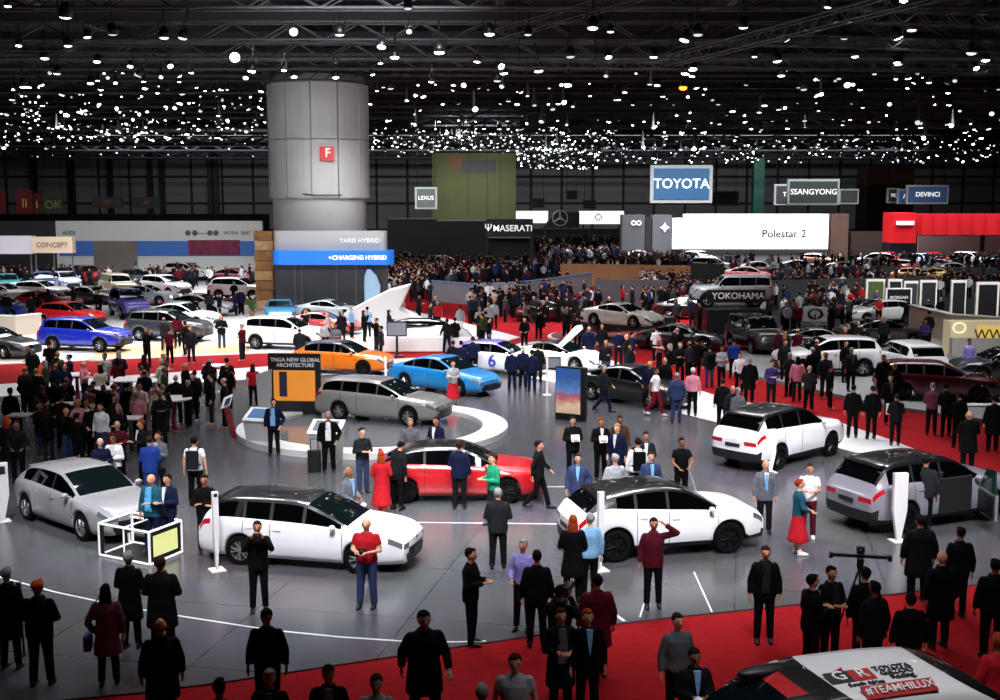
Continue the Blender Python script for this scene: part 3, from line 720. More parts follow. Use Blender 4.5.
for (x0, y0, x1, y1, c, lb) in ((-40, 221, 58, 236, '2a2a2e', 'dark header panel left of the long white wall'), ):
    slabwall('exhibition_wall', lb, 'wall', x0, y0, x1, y1, 114, .6, mat('c' + c, c, .7), to_floor=True)
def banner(x0, y0, x1, y1, Y, c, lb, txt=None, tc='e0c040'):
    t, a, b = slabwall('banner', lb, 'banner', x0, y0, x1, y1, Y, .2, mat('banner_' + c, c, .7, noise=.25, scale=.5))
    for q in (-.45, .45): MB().tube(((b.x - a.x) * q, 0, b.z - a.z), ((b.x - a.x) * q, 0, 20.96 - a.z), .04, n=4).obj('cable', black, t)
    if txt: text(txt, (b.z - a.z) * .45, mat('btxt' + tc, tc, .5), t, (0, -.12, (b.z - a.z) / 2))
banner(-10, 190, 5, 217, 215, '6e1620', 'dark red banner at left edge of the far wall'); banner(17, 190, 32, 217, 215, '6a1a20', 'red banner with yellow mark, far left wall', 'II'); banner(33, 193, 41, 217, 216, '5a1018', 'narrow red banner with yellow bar, far left wall', 'I')
banner(44, 192, 62, 218, 217, '3a3a34', 'grey banner with ring mark, far left wall', 'OK', '8a8a3a')
banner(92, 197, 122, 208, 217, '3a332c', 'dim banner with orange patch, far left wall', 'CO', 'a8682a'); banner(132, 197, 160, 208, 217, '33302e', 'dim banner with orange patch right of the similar one', 'A0', 'a8682a')
# dark header and bays behind the left stands
slabwall('dark_partition', 'long black partition behind the white stand wall at left', 'partition', -60, 214, 268, 262, 150, 1, mat('partition_black', '0a0a0c', .8), to_floor=True)
for x in (33, 72, 110, 150, 162, 210, 216):
    a = P(x, 214, 273); MB().box(0, 0, 10.4, 1.1, 1.2, 20.8).obj('trim_wall_post', black, None, loc=(a.x, 274, 0))['kind'] = 'structure'
# ---------------------------------------------------------------- centre rear
t, a, b = slabwall('tower_block', 'large olive green panelled block rising at the rear centre', 'block', 433, 153, 516, 262, 175, 8, mat('olive_panel', '5c6233', .7, noise=.1, scale=.4), to_floor=True)
for x, c, w in ((449, '7a5238', 12), (468, '4a4e30', 1), (487, '4a4e30', 1), (500, '4a4e30', 1)): on(t, x, 154, x + w, 168 if w > 1 else 216, 175, mat('tb' + c, c, .7), 'joint' if w == 1 else 'rust_patch', .15)
on(t, 462, 160, 496, 173, 175, mat('tbgrey', '4c4e50', .7), 'grey_patch', .12)
blk = mat('booth_black', '0d0d10', .5, noise=.2, scale=.4)
slabwall('black_booth', 'black booth wall right of the glowing blue band', 'booth', 388, 219, 436, 262, 138, 4, blk, to_floor=True)
t, a, b = slabwall('black_booth', 'black booth wall with purple script and small white emblem', 'booth', 436, 221, 486, 262, 137, 4, blk, to_floor=True)
text('Formula', 1.1, mat('purple_glow', '5a48b8', .5, emit=.5), t, (px2x(412, 137) - t.location.x, -.2, P(0, 236, 137).z), sx=1.3)
m = MB(); p = P(445, 233, 137); m.slab([(p.x - t.location.x - .5, -.2, p.z), (p.x - t.location.x, -.2, p.z + .8), (p.x - t.location.x + .5, -.2, p.z), (p.x - t.location.x, -.2, p.z - .9)], (0, .1, 0)); m.obj('emblem', white, t)
t, a, b = slabwall('header_sign', 'black header sign with white capital lettering at rear centre', 'sign', 486, 219, 533, 237, 131, 1, mat('sign_black', '0b0b0c', .4))
text('MASERATI', .95, emi('letter_white', 'f4f4f4', 1.0), t, (.35, -.55, (b.z - a.z) / 2 - .05)); text('Ψ', 1.0, MATS['letter_white'], t, (-2.3, -.55, (b.z - a.z) / 2))
for q in (-.48, .48): MB().box((b.x - a.x) * q, 0, -a.z / 2, .3, .8, a.z).obj('post', black, t)
slabwall('black_booth', 'low black booth wall beneath the white lettered header', 'booth', 486, 238, 533, 262, 136, 3, blk, to_floor=True)
glow = emi('screen_white_glow', 'eef6f6', 1.15, True)
for (x0, x1, y0, y1, lb) in ((516, 548, 211, 223, 'narrow white glowing screen above the rear crowd'), (579, 624, 211, 224, 'white glowing screen right of the round star sign')):
    t, a, b = slabwall('light_screen', lb, 'screen', x0, y0, x1, y1, 190, .5, glow)
    for q in (-.4, .4): MB().box((b.x - a.x) * q, .3, -a.z / 2, .3, .3, a.z).obj('post', black, t)
    if x0 > 560: text('◇', 1.3, dk, t, (-.5, -.3, (b.z - a.z) / 2))
t = thing('arched_sign', 'black arched sign with silver three pointed star in ring', 'sign', (px2x(560, 175), 175, 0)); m = MB()
pts = [(px2x(x, 175) - t.location.x, 0, P(0, y, 175).z) for x, y in ((543, 228), (549, 220), (556, 214), (566, 212), (580, 212), (580, 228))]; m.slab(pts, (0, .8, 0)); m.obj('panel', mat('sign_black', '0b0b0c'), t)
p = P(560, 218, 175); q = (p.x - t.location.x, p.z); m = MB(); R = 1.1
for k in range(20):
    a0, a1 = 2 * PI * k / 20, 2 * PI * (k + 1) / 20; m.tube((q[0] + R * math.cos(a0), -.1, q[1] + R * math.sin(a0)), (q[0] + R * math.cos(a1), -.1, q[1] + R * math.sin(a1)), .07, n=5)
for k in range(3): a0 = PI / 2 + k * 2 * PI / 3; m.tube((q[0], -.1, q[1]), (q[0] + R * math.cos(a0), -.1, q[1] + R * math.sin(a0)), .14, .04, 5)
m.obj('star_emblem', mat('emblem_silver', 'd8d8dc', .3), t)
for q in (-.8, 1.5): MB().box(q, .4, P(0, 228, 175).z / 2, .2, .2, P(0, 228, 175).z).obj('post', black, t)
for (x0, x1, c, s, lb) in ((622, 645, '4a4b4e', '∞', 'grey booth wall with small emblem left of bright screen'), (645, 652, '161618', '', 'narrow black screen between the two grey booth walls'), (652, 672, '55565a', '✦', 'grey booth wall with white star emblem beside bright screen')):
    t, a, b = slabwall('grey_booth', lb, 'booth', x0, 215 if x0 != 645 else 218, x1, 262, 145, 3, mat('gb' + c, c, .6), to_floor=True)
    if s: text(s, 1.5, white, t, (.3, -1.6, P(0, 223 if x0 < 650 else 228, 145).z))
t, a, b = slabwall('light_screen', 'narrow white glowing screen left of the big one', 'screen', 672.5, 218, 682, 249, 144, .5, glow); MB().box(0, .3, -a.z / 2, .8, .3, a.z).obj('post', black, t)
t, a, b = slabwall('light_screen', 'huge white glowing screen with a grey model name', 'screen', 683, 214, 829, 249, 143, .6, glow)
text('Polestar 2', 1.3, mat('screen_text', '1c2222', .5), t, (px2x(786, 143) - t.location.x, -.45, P(0, 234, 143).z - a.z), bold=.02); MB().box(0, .3, -a.z / 2, b.x - a.x, .3, a.z).obj('base_wall', grey, t)
slabwall('brown_booth', 'brown booth wall right of the huge white screen', 'booth', 830, 214, 849, 262, 144, 3, mat('brown_wall', '4e3a30', .6), to_floor=True)
slabwall('brown_booth', 'low dark brown booth wall left of the red stand', 'booth', 850, 232, 890, 262, 147, 3, mat('brown_wall2', '2e2018', .6), to_floor=True)
t, a, b = slabwall('tower_block', 'rust brown block high at the rear right', 'block', 866, 165, 915, 215, 200, 6, mat('rust_block', '4e2e1a', .7, noise=.2, scale=.3), to_floor=True)
t, a, b = slabwall('tower_block', 'thin teal steel post at the rear wall', 'post', 753, 158, 765, 215, 230, 2, mat('teal_wall', '1f5a4c', .6, noise=.4, scale=.6), to_floor=True)
red_e = mat('stand_red', 'b8141c', .4, emit=.15)
t, a, b = slabwall('red_stand', 'bright red stand block with white bar', 'stand', 893, 213, 917, 243, 139, 4, red_e); on(t, 896, 221, 914, 225, 139, white, 'white_bar', .15); MB().box(0, 0, -a.z / 2, 3, 3, a.z).obj('base_wall', black, t)
t, a, b = slabwall('red_stand', 'long ribbed red fascia at the right rear', 'stand', 917, 214, 1060, 235, 140, 3, mat('stand_red_dark', 'a0141c', .4, emit=.25, noise=.15, scale=.5))
for k in range(10): x = 920 + k * 13; on(t, x, 214, x + 1, 235, 140, red_e, 'rib', .2)
for q in (-.48, 0, .48): MB().box((b.x - a.x) * q, 0, -a.z / 2, .4, .4, a.z).obj('post', black, t)
t, a, b = slabwall('light_screen', 'pale wall below the long red fascia', 'wall', 917, 236, 1060, 262, 144, .5, mat('pale_wall', 'c0b8b4', .6), to_floor=True)
# ---------------------------------------------------------------- hanging signs
def hang(x0, y0, x1, y1, Y, c, txt, lb, frame='b4bcbc', size=.5, tc='ffffff', e=.35):
    a, b = P(x0, y1, Y), P(x1, y0, Y); w, h = b.x - a.x, b.z - a.z
    t = thing('hanging_sign', lb, 'sign', ((a.x + b.x) / 2, Y, a.z))
    f = h * .09
    MB().box(0, .15, h / 2, w, .3, h).obj('frame', mat('signframe' + frame, frame, .5), t)
    MB().box(0, -.03, h / 2, w - 2 * f, .08, h - 2 * f).obj('panel', mat('signpanel' + c, c, .5, emit=e * .5), t)
    if txt: text(txt, h * size, mat('signtext' + tc, tc, .5, emit=.8), t, (0, -.09, h / 2), ext=.01)
    for q in (-.4, .4): MB().tube((w * q, .15, h), (w * q, .15, 20.8 - a.z), .03, n=5).obj('cable', black, t)
hang(650, 165, 713, 203, 92, '2a5f88', 'TOYOTA', 'big hanging blue sign, white lettering, over the hall centre', size=.36)
hang(415, 187, 437, 209, 96, '59635e', 'LEXUS', 'small square grey hanging sign right of the column', frame='b8c0bc', size=.25)
hang(787, 179, 840, 205, 88, '3a4a44', 'SSANGYONG', 'grey hanging sign with a nine letter name', size=.30, e=.15)
hang(774, 184, 800, 205, 91, '3a3e40', 'TO', 'grey hanging sign partly hidden behind the nine letter sign', size=.30, e=.1)
hang(839, 189, 859, 204, 96, '343638', '', 'small dim hanging sign right of the nine letter sign', size=.2, e=.05)
hang(906, 185, 949, 204, 95, '34507c', 'DEVINCI', 'blue hanging sign with white lettering at the right rear', size=.34)
hang(897, 189, 912, 204, 97, '40639c', 'A', 'narrow bright blue hanging sign left of another blue sign', size=.4)
hang(887, 188, 900, 203, 99, '303236', 'TO', 'narrow dark hanging sign beside the blue ones', size=.3, e=.05)
hang(710, 191, 739, 206, 130, '2a2c2e', '', 'dim grey hanging sign right of the big blue sign', frame='5a5c5e', size=.25, e=.03)
hang(531, 198, 545, 208, 160, '202224', '', 'dim small hanging sign above the rear crowd, first from the olive block', frame='5a5c5e', e=.03)
hang(566, 190, 578, 200, 160, '202224', '', 'dim small hanging sign highest above the star sign', frame='8a8c8e', e=.03)
hang(583, 200, 596, 209, 160, '303234', '', 'dim small hanging sign above the white glowing screen', frame='5a5c5e', e=.03)
# ---------------------------------------------------------------- turntable and stage furniture
lamp_white = mat('turntable_white', 'dededc', .35)
c0 = G(373, 426, 0); RT = 134 / 267 * 8.75 * 1.0
e1, e2 = G(239, 427, .12), G(508, 427, .12); RT = (e2 - e1).length / 2; ctr = (e1 + e2) / 2
t = thing('turntable', 'round white rimmed turntable under the silver estate car', 'turntable', (ctr.x, ctr.y, 0))
m = MB(); n = 64
def ringmesh(m, r0, r1, z0, z1):
    vs = [(r * math.cos(2 * PI * k / n), r * math.sin(2 * PI * k / n), z) for r, z in ((r0, z1), (r1, z1), (r1, z0), (r0, z0)) for k in range(n)]
    m.add(vs, [(j * n + k, j * n + (k + 1) % n, ((j + 1) % 4) * n + (k + 1) % n, ((j + 1) % 4) * n + k) for j in range(4) for k in range(n)])
ringmesh(m, RT - .85, RT, .0, .2); m.obj('rim', lamp_white, t, False)
m = MB(); m.rings([(0, 0, 0, RT - .86, RT - .86), (0, 0, .12, RT - .86, RT - .86)], 64); m.obj('deck', mat('deck_mirror', '77787c', .12, .3), t)
TZ = .12
# display cube frames next to the silver hatchback
A, B_, Cc = G(100, 556), G(150, 566), G(182, 553); D = A + Cc - B_
t = thing('display_case', 'white edged black frame box with a yellow screen beside the silver hatchback', 'display case', (B_.x, B_.y, 0)); o0 = B_
def fr(m, pts, z0, z1, r):
    q = [(p.x - o0.x, p.y - o0.y) for p in pts]
    for i in range(4):
        a, b = q[i], q[(i + 1) % 4]
        for z in (z0, z1): m.tube((a[0], a[1], z), (b[0], b[1], z), r, n=4)
        m.tube((a[0], a[1], z0), (a[0], a[1], z1), r, n=4)
hgt = .74; m = MB(); fr(m, [A, B_, Cc, D], .03, hgt, .03)
mid = [(A + B_) / 2, (D + Cc) / 2]; m.tube(mid[0] - o0 + Vector((0, 0, hgt)), mid[1] - o0 + Vector((0, 0, hgt)), .02, n=4); m.tube(mid[0] - o0, mid[0] - o0 + Vector((0, 0, hgt)), .02, n=4)
m.obj('frame', emi('frame_white', 'e8e8e8', .35), t)
m = MB(); m.prism([tuple((p.lerp((A + Cc) / 2, .06) - o0)[:2]) for p in (A, B_, Cc, D)], .0, .04); m.obj('black_floor', black, t)
iv = lambda p, z: Vector((p.x - o0.x, p.y - o0.y, z))
nrm = Vector(((Cc - B_).y, -(Cc - B_).x, 0)).normalized()
m = MB(); m.slab([iv(B_, .05), iv(Cc, .05), iv(Cc, hgt - .03), iv(B_, hgt - .03)], -nrm * .05); m.obj('side_panel', black, t)
u0, u1 = B_.lerp(Cc, .12), B_.lerp(Cc, .86)
m = MB(); m.slab([iv(u0, .16), iv(u1, .16), iv(u1, hgt - .12), iv(u0, hgt - .12)], nrm * .015); m.obj('screen', emi('screen_yellow', 'c8cc86', .8), t)
m = MB(); m.slab([iv(A, .05), iv(A.lerp(B_, .1), .05), iv(A.lerp(B_, .1), hgt), iv(A, hgt)], (0, .02, 0)); m.obj('corner_panel', black, t)
t2 = thing('display_case', 'thinner white frame behind the yellow screen display box', 'display case', (D.x, D.y, 0)); o0 = D
q0 = [D + Vector((-.1, .08, 0)), Cc + Vector((-.15, .15, 0)), Cc + Vector((-.5, 1.1, 0)), D + Vector((-.4, .95, 0))]; m = MB(); fr(m, q0, .03, .62, .025); m.obj('frame', MATS['frame_white'], t2)
m = MB(); m.prism([tuple((p - o0)[:2]) for p in q0], .28, .30); m.obj('shelf', black, t2)
# totems beside the cars
def totem(x, y, h, w, face, lab, c='e6e6e6', taper=True, screen=True, name='information_totem'):
    p = G(x, y); t = thing(name, lab, 'totem', p, math.radians(face)); m = MB()
    d = .05
    if taper: m.slab([(-w / 2 * .25, -d, 0), (w * .1, -d, 0), (w / 2, -d, h * .45), (w / 2, -d, h), (-w / 2, -d, h), (-w / 2, -d, h * .45)], (0, 2 * d, 0))
    else: m.box(0, 0, h / 2, w, 2 * d, h)
    m.obj('post', mat('totem_' + c, c, .45), t)
    MB().box(0, 0, .01, max(w, .3), .35, .02).obj('foot', mat('totem_' + c, c, .45), t)
    if screen: MB().box(0, -d - .006, h - w * .55, w * .6, .012, w * .6).obj('screen', mat('totem_screen', '20242a', .2), t)
    return t
totem(3, 521, 1.45, .33, 35, 'white tapering totem with small dark screen at the tail of the silver hatchback')
totem(217, 570, 1.7, .12, 30, 'slim white totem with red edge at the tail of the white estate car', screen=True)
totem(381, 511, 1.6, .09, 0, 'slim red totem at the tail of the red hatchback', c='a81420', screen=False, taper=False)
totem(600, 570, 1.7, .12, 20, 'slim white totem at the tail of the white crossover with black roof', screen=False)
totem(770, 472, 1.25, .3, 15, 'white plain totem in front of the rear wheel of the white off-roader', screen=False)
totem(898, 541, 1.6, .34, 10, 'white tapering totem beside the silver off-roader with open door', screen=False)
totem(547, 395, 1.5, .08, 0, 'thin white totem near the navy suited group and white sports car', screen=False, taper=False)
totem(386, 394, 1.5, .08, 0, 'thin pale totem in front of the blue saloon tail', screen=False, taper=False)
# slanted kiosks
def kiosk(x, y, w, h, face, lab, c='b4b6b8', sc='2e5a86', post='grey'):
    p = G(x, y); t = thing('information_kiosk', lab, 'kiosk', p, math.radians(face)); m = MB()
    m.slab([(-w / 2 * .8, -.22, 0), (w / 2 * .8, -.22, 0), (w / 2, -.3, h * .78), (-w / 2, -.3, h * .78)], (0, .5, 0)); m.obj('pedestal', mat('kiosk_' + c, c, .5), t)
    m = MB(); m.slab([(-w / 2, -.34, h * .76), (w / 2, -.34, h * .76), (w / 2, .28, h), (-w / 2, .28, h)], (0, .03, .06)); m.obj('desk', white, t)
    m = MB(); m.slab([(-w * .36, -.255, h * .76 + .095), (w * .36, -.255, h * .76 + .095), (w * .36, .2, h + .035), (-w * .36, .2, h + .035)], (0, -.003, .012)); m.obj('screen', mat('kiosk_screen' + sc, sc, .2, emit=.3), t)
kiosk(262, 446, 1.0, 1.12, -15, 'grey pedestal kiosk with slanted blue screen beside navy suited man')
kiosk(327, 461, 1.0, 1.15, -10, 'grey pedestal kiosk with grey screen behind man in black jacket', sc='6c7278')
def tablet(x, y, lab):
    p = G(x, y); t = thing('tablet_stand', lab, 'tablet stand', p, math.radians(25)); m = MB(); m.slab([(-.1, -.05, 0), (.1, -.05, 0), (-.12, -.05, 1.0), (-.32, -.05, 1.0)], (0, .08, 0)); m.obj('post', mat('totem_7a1428', '7a1428', .5), t)
    m = MB(); m.slab([(-.42, -.1, .98), (-.12, -.1, 1.1), (.02, .02, 1.42), (-.28, .02, 1.30)], (0, .04, .02)); m.obj('tablet', white, t)
    m = MB(); m.slab([(-.33, -.115, 1.06), (-.15, -.115, 1.13), (-.06, -.045, 1.34), (-.24, -.045, 1.27)], (0, .0, .01)); m.obj('screen', mat('totem_screen', '20242a', .2), t)
tablet(234, 437, 'white framed tablet on a leaning dark red post')
# information board with orange picture
Yb = G(300, 420).y
p = G(297, 418); t = thing('display_board', 'black board with white heading and orange picture behind the silver estate car', 'display board', p, math.radians(-4)); k = p.y / FPX
MB().box(-.1, .2, 1.15, 1.9, .12, 2.3).obj('board', mat('board_dark', '15161c', .4), t)
bd = MB().box(-.1, .13, 1.15, 1.5, .02, 1.1).obj('picture', emi('picture_orange', 'd8862c', .5), t)
MB().box(-.5, .11, 1.2, .28, .02, .9).obj('picture_figure', mat('figure_dark', '2a2440', .5), t)
text('TNGA NEW GLOBAL\nARCHITECTURE', .19, white, t, (-.05, .12, 1.98))
m = MB(); m.slab([(-1.3, -.3, 0), (-.85, -.3, 0), (-.9, .0, 1.75), (-1.45, .0, 1.55)], (0, .12, 0)); m.obj('side_fin', mat('fin_grey', 'a0a2a4', .5), t)
# photo stand, small stand and monitor
p = G(571, 420); t = thing('photo_display', 'black edged display panel with colourful sky and people picture', 'display', p, math.radians(-30)); 
MB().box(0, 0, .95, 1.15, .22, 1.9).obj('frame', black, t)
pm_ = bpy.data.materials.new('beach_picture'); pm_.use_nodes = True; nt = pm_.node_tree; b = nt.nodes['Principled BSDF']; tc = nt.nodes.new('ShaderNodeTexCoord'); sp = nt.nodes.new('ShaderNodeSeparateXYZ'); rp = nt.nodes.new('ShaderNodeValToRGB'); nz = nt.nodes.new('ShaderNodeTexNoise'); nz.inputs['Scale'].default_value = 5; ad = nt.nodes.new('ShaderNodeMath'); ad.operation = 'MULTIPLY_ADD'; ad.inputs[1].default_value = .35
nt.links.new(tc.outputs['Generated'], sp.inputs[0]); nt.links.new(tc.outputs['Object'], nz.inputs['Vector']); nt.links.new(nz.outputs['Fac'], ad.inputs[0]); nt.links.new(sp.outputs['Z'], ad.inputs[2]); nt.links.new(ad.outputs[0], rp.inputs['Fac'])
for q, (ps, cc) in enumerate(((.0, 'b8946a'), (.35, 'd9c0a0'), (.55, 'b04858'), (.68, '5a86c0'), (.95, '2c5a9c'))):
    e = rp.color_ramp.elements[q] if q < 2 else rp.color_ramp.elements.new(ps); e.position = ps; e.color = lin(cc)
nt.links.new(rp.outputs['Color'], b.inputs['Base Color']); nt.links.new(rp.outputs['Color'], b.inputs['Emission Color']); b.inputs['Emission Strength'].default_value = .3
MB().box(-.06, -.125, 1.05, .95, .03, 1.6).obj('picture', pm_, t)
p = G(553, 391); t = thing('display_stand', 'small grey screen on two black legs beside the white sports car', 'display', p, 0)
MB().box(0, 0, 1.15, .62, .08, .5).obj('screen_box', black, t); MB().box(0, -.045, 1.15, .52, .02, .38).obj('screen', mat('kiosk_screen6c7278', '6c7278', .2, emit=.3), t)
for q in (-.25, .25): MB().box(q, 0, .45, .06, .06, .9).obj('leg', black, t)
p = G(397, 356); t = thing('monitor_stand', 'black monitor on a post before the white concept car', 'monitor', p, 0)
MB().box(0, 0, 1.35, 1.0, .1, .75).obj('monitor', black, t); MB().box(0, -.06, 1.35, .9, .02, .62).obj('screen', mat('kiosk_screen6c7278', '6c7278'), t); MB().box(0, .05, .5, .12, .1, 1.0).obj('post', black, t); MB().box(0, 0, .02, .6, .5, .04).obj('base', black, t)
# bar tables
def bartable(x, y, c, tw, lab, rnd=True):
    p = G(x, y); t = thing('bar_table', lab, 'table', p, 0); m = MB()
    if rnd: m.rings([(0, 0, 1.06, tw, tw), (0, 0, 1.1, tw, tw)], 24)
    else: m.box(0, 0, 1.08, tw * 1.8, tw * 1.6, .04)
    m.obj('table_top', mat('table_white', 'e0dcda', .4), t)
    MB().rings([(0, 0, .02, .08, .08), (0, 0, 1.06, .06, .06)], 10).obj('leg', mat('leg_' + c, c, .5), t)
    MB().rings([(0, 0, 0, .28, .28), (0, 0, .03, .26, .26)], 20).obj('foot', mat('leg_' + c, c, .5), t)
bartable(174, 430, '7a1428', .62, 'round white bar table on dark red leg, nearest of the crowded ones')
bartable(67, 436, '5a1626', .38, 'small square white bar table among dark coated guests by the hatchback', False)
bartable(22, 449, '3a3a3c', .4, 'square white bar table behind the red haired woman', False)
bartable(132, 452, '3a3a3c', .36, 'square white bar table behind the man in white shirt', False)
bartable(107, 418, '9a5a6a', .45, 'white bar table with pink leg in the middle of the seated crowd')
bartable(78, 402, '7a1428', .5, 'white bar table deep in the crowd under the blue crossover')
bartable(132, 408, 'c8a878', .7, 'wide cream bar table where two people sit', False)
bartable(216, 392, 'a0a0a0', .5, 'white bar table behind the group of dark jackets')
bartable(100, 385, '7a1428', .5, 'white bar table at the back of the crowd, before the stage edge')
# tripod with slider in the foreground
p = G(857, 640); t = thing('camera_tripod', 'black camera tripod with horizontal slider bar on the red carpet', 'tripod', p, math.radians(-12))
for q in range(3):
    a = q * 2 * PI / 3 + .5; MB().tube((0, 0, 1.35), (.42 * math.cos(a), .42 * math.sin(a), 0), .022, .016, 8).obj('leg', black, t)
MB().box(0, 0, 1.42, .12, .12, .16).obj('tripod_head', black, t); sl = MB().box(0, 0, 1.55, 1.0, .07, .05).obj('slider_rail', black, t)
for q in (-.5, .5): MB().box(q, 0, 1.54, .07, .1, .09).obj('end_stop', black, sl)
cm = thing('camera', 'small black camera mounted on the slider rail of the tripod', 'camera', (p.x, p.y, 1.6), math.radians(-12)); MB().box(0, 0, .06, .14, .1, .11).obj('camera_body', black, cm); MB().tube((0, -.05, .06), (0, -.14, .06), .04, n=12).obj('lens', black, cm)
p = G(83, 640); t = thing('camera_tripod', 'folded dark tripod standing beside the man in orange cap', 'tripod', (p.x, p.y, 0), 0)
p = G(22, 655); t.location = (p.x, p.y, -.03)
for q in (-.04, .04): MB().tube((q, 0, 0), (q * .4, 0, 1.25), .02, n=8).obj('leg', black, t)
MB().box(0, 0, 1.28, .08, .08, .1).obj('tripod_head', black, t)
# mop / pole of the cleaner
a, b = G(696, 492), G(683, 455, 1.1); t = tag(MB().tube((0, 0, .02), (b - a) + Vector((0, -.35, 0)), .018, n=8).obj('broom', mat('pole_white', 'e4e4e4', .4)), 'long white pole held by the man in black polo shirt', 'pole'); t.location = a
# green plants
def plant(p, lab, s=1.0, pot='8a6a4a'):
    t = thing('potted_plant', lab, 'plant', p); m = MB()
    for k in range(26):
        a = random.random() * 6.28; r = .25 + random.random() * .3; hh = .5 + random.random() * .6
        m.slab([(0, 0, .3), (r * math.cos(a) * .5 + .05, r * math.sin(a) * .5, hh), (r * math.cos(a) * s, r * math.sin(a), hh + .1), (r * math.cos(a) * .5 - .05, r * math.sin(a) * .5, hh + .05)], (.0, .01, .012))
    m.obj('leaves', mat('leaf_green', '35592c', .6, noise=.3), t); MB().rings([(0, 0, 0, .16, .16), (0, 0, .35, .22, .22)], 14).obj('pot', mat('pot' + pot, pot), t)
plant(G(252, 316), 'green plant at the foot of the wooden tower')
# ---------------------------------------------------------------- mid-field walls and counters
WALLS = []
def arcwall(name, lab, cat, pts, h, m, th=.25, top=None):
    P3 = [G(x, y) for x, y in pts]; o = P3[0]; t = thing(name, lab, cat, o); WALLS.extend(zip(P3, P3[1:]))
    mb = MB(); mt = MB()
    for a, b in zip(P3, P3[1:]):
        d = (b - a).normalized(); n = Vector((-d.y, d.x, 0)) * th; a2, b2 = a - o, b - o
        mb.prism([tuple(a2[:2]), tuple(b2[:2]), tuple((b2 + n)[:2]), tuple((a2 + n)[:2])], 0, h)
        if top: mt.prism([tuple((a2 - n * .2)[:2]), tuple((b2 - n * .2)[:2]), tuple((b2 + n * 1.2)[:2]), tuple((a2 + n * 1.2)[:2])], h, h + .06)
    mb.obj('wall_panel', m, t)
    if top: mt.obj('top_rail', top, t)
    return t
arcwall('barrier_wall', 'long curved grey barrier wall across the hall centre', 'barrier', [(432, 301), (470, 305), (520, 303), (560, 297), (592, 291)], 1.5, mat('barrier_grey', '73757a', .6, noise=.05, scale=.3), top=mat('barrier_top_blue', '6c84b4', .4))
arcwall('barrier_wall', 'wood coloured low wall behind the white coupe', 'barrier', [(560, 285), (690, 288)], 1.9, mat('wall_ochre', '8a6038', .6, noise=.2, scale=.5))
arcwall('barrier_wall', 'grey partition with a purple tinge behind the white coupe', 'barrier', [(594, 307), (668, 309)], 2.0, mat('partition_grey', '4e4c50', .5, noise=.2, scale=.4))
arcwall('barrier_wall', 'dark stand edge wall right of the ochre wall', 'barrier', [(690, 296), (722, 298)], 2.6, mat('partition_black', '0a0a0c'))
arcwall('barrier_wall', 'pale low wall along the rear of the white stage', 'barrier', [(-60, 309), (0, 307), (70, 303), (118, 303)], .95, mat('stand_pale', 'c8c4c0', .5), top=white)
arcwall('barrier_wall', 'cream counter wall before the blue crossover', 'barrier', [(-40, 334), (16, 336), (42, 333)], 1.1, mat('cream_counter', 'd4c4b0', .5), top=white)
arcwall('barrier_wall', 'long grey shelf wall above the emblem board', 'barrier', [(770, 302), (850, 300), (930, 297)], 1.6, mat('partition_grey2', '3a3c3e', .6))
arcwall('barrier_wall', 'dark grey platform edge carrying the bright rear cars', 'barrier', [(770, 282), (860, 279), (1010, 281)], 1.2, mat('partition_grey3', '2c2c30', .6))
arcwall('barrier_wall', 'light grey counter front beside the white framed panels', 'barrier', [(908, 333), (950, 345), (1040, 352)], 1.6, mat('stand_beige', 'b0a890', .5), top=white)
# framed dark panels on the right
for x0, x1, y0, y1, lb, c in ((865, 884, 279, 311, 'white framed panel with green picture, first of the framed row', '4a5a30'), (887, 901, 279, 312, 'white framed dark panel right of the green picture', '1c1c1e'), (903, 917, 281, 311, 'white framed panel with grey picture', '3a3c40'), (919, 936, 280, 312, 'wide white framed dark panel beside the bicycle group', '242428'), (950, 965, 280, 316, 'white framed dark panel right of the small gap', '1e1e22'), (975, 998, 282, 316, 'last white framed dark panel at the hall edge', '18181a')):
    p, q = G(x0, y1 + 4), G(x1, y1 + 4); hh = (P(x0, y0, p.y).z); t = thing('framed_panel', lb, 'panel', ((p.x + q.x) / 2, p.y, 0)); w = q.x - p.x
    MB().box(0, .1, hh / 2, w, .2, hh).obj('frame', mat('frame_pale', 'e4e0d4', .5), t); MB().box(0, -.03, hh / 2, w * .78, .08, hh * .86).obj('panel', mat('fp' + c, c, .4), t)
p = G(897, 321); t = thing('sign_pillar', 'black pillar sign with white border and small white lettering', 'sign', p); hh = P(897, 288, p.y).z; w = 25 * p.y / FPX * 1.05
MB().box(0, 0, hh / 2, w, .3, hh).obj('frame', white, t); MB().box(0, -.16, hh / 2, w * .88, .04, hh * .93).obj('panel', black, t); text('MORGAN', .26, white, t, (0, -.2, hh * .72))
p = G(814, 343); t = thing('brand_sign', 'square pale sign with a black winged ring emblem above the dark car', 'sign', p); w = 24 * p.y / FPX; z0, z1 = P(814, 325, p.y).z, P(814, 307, p.y).z
MB().box(0, 0, (z0 + z1) / 2, w, .12, z1 - z0).obj('board', mat('board_pale', 'c0c2c0', .5), t)
m = MB(); R = w * .2; zc = z0 + (z1 - z0) * .62
for k in range(16):
    a0, a1 = 2 * PI * k / 16, 2 * PI * (k + 1) / 16; m.tube((R * 1.4 * math.cos(a0), -.09, zc + R * math.sin(a0)), (R * 1.4 * math.cos(a1), -.09, zc + R * math.sin(a1)), .035 + .05 * abs(math.cos(a0)), n=5)
m.tube((0, -.09, zc), (0, -.09, zc - R * 1.2), .05, .02, 5); m.obj('emblem', black, t); text('SSANGYONG', .22, black, t, (0, -.1, z0 + .12))
for q in (-.4, .4): MB().box(w * q, 0, z0 / 2, .06, .06, z0).obj('leg', black, t)
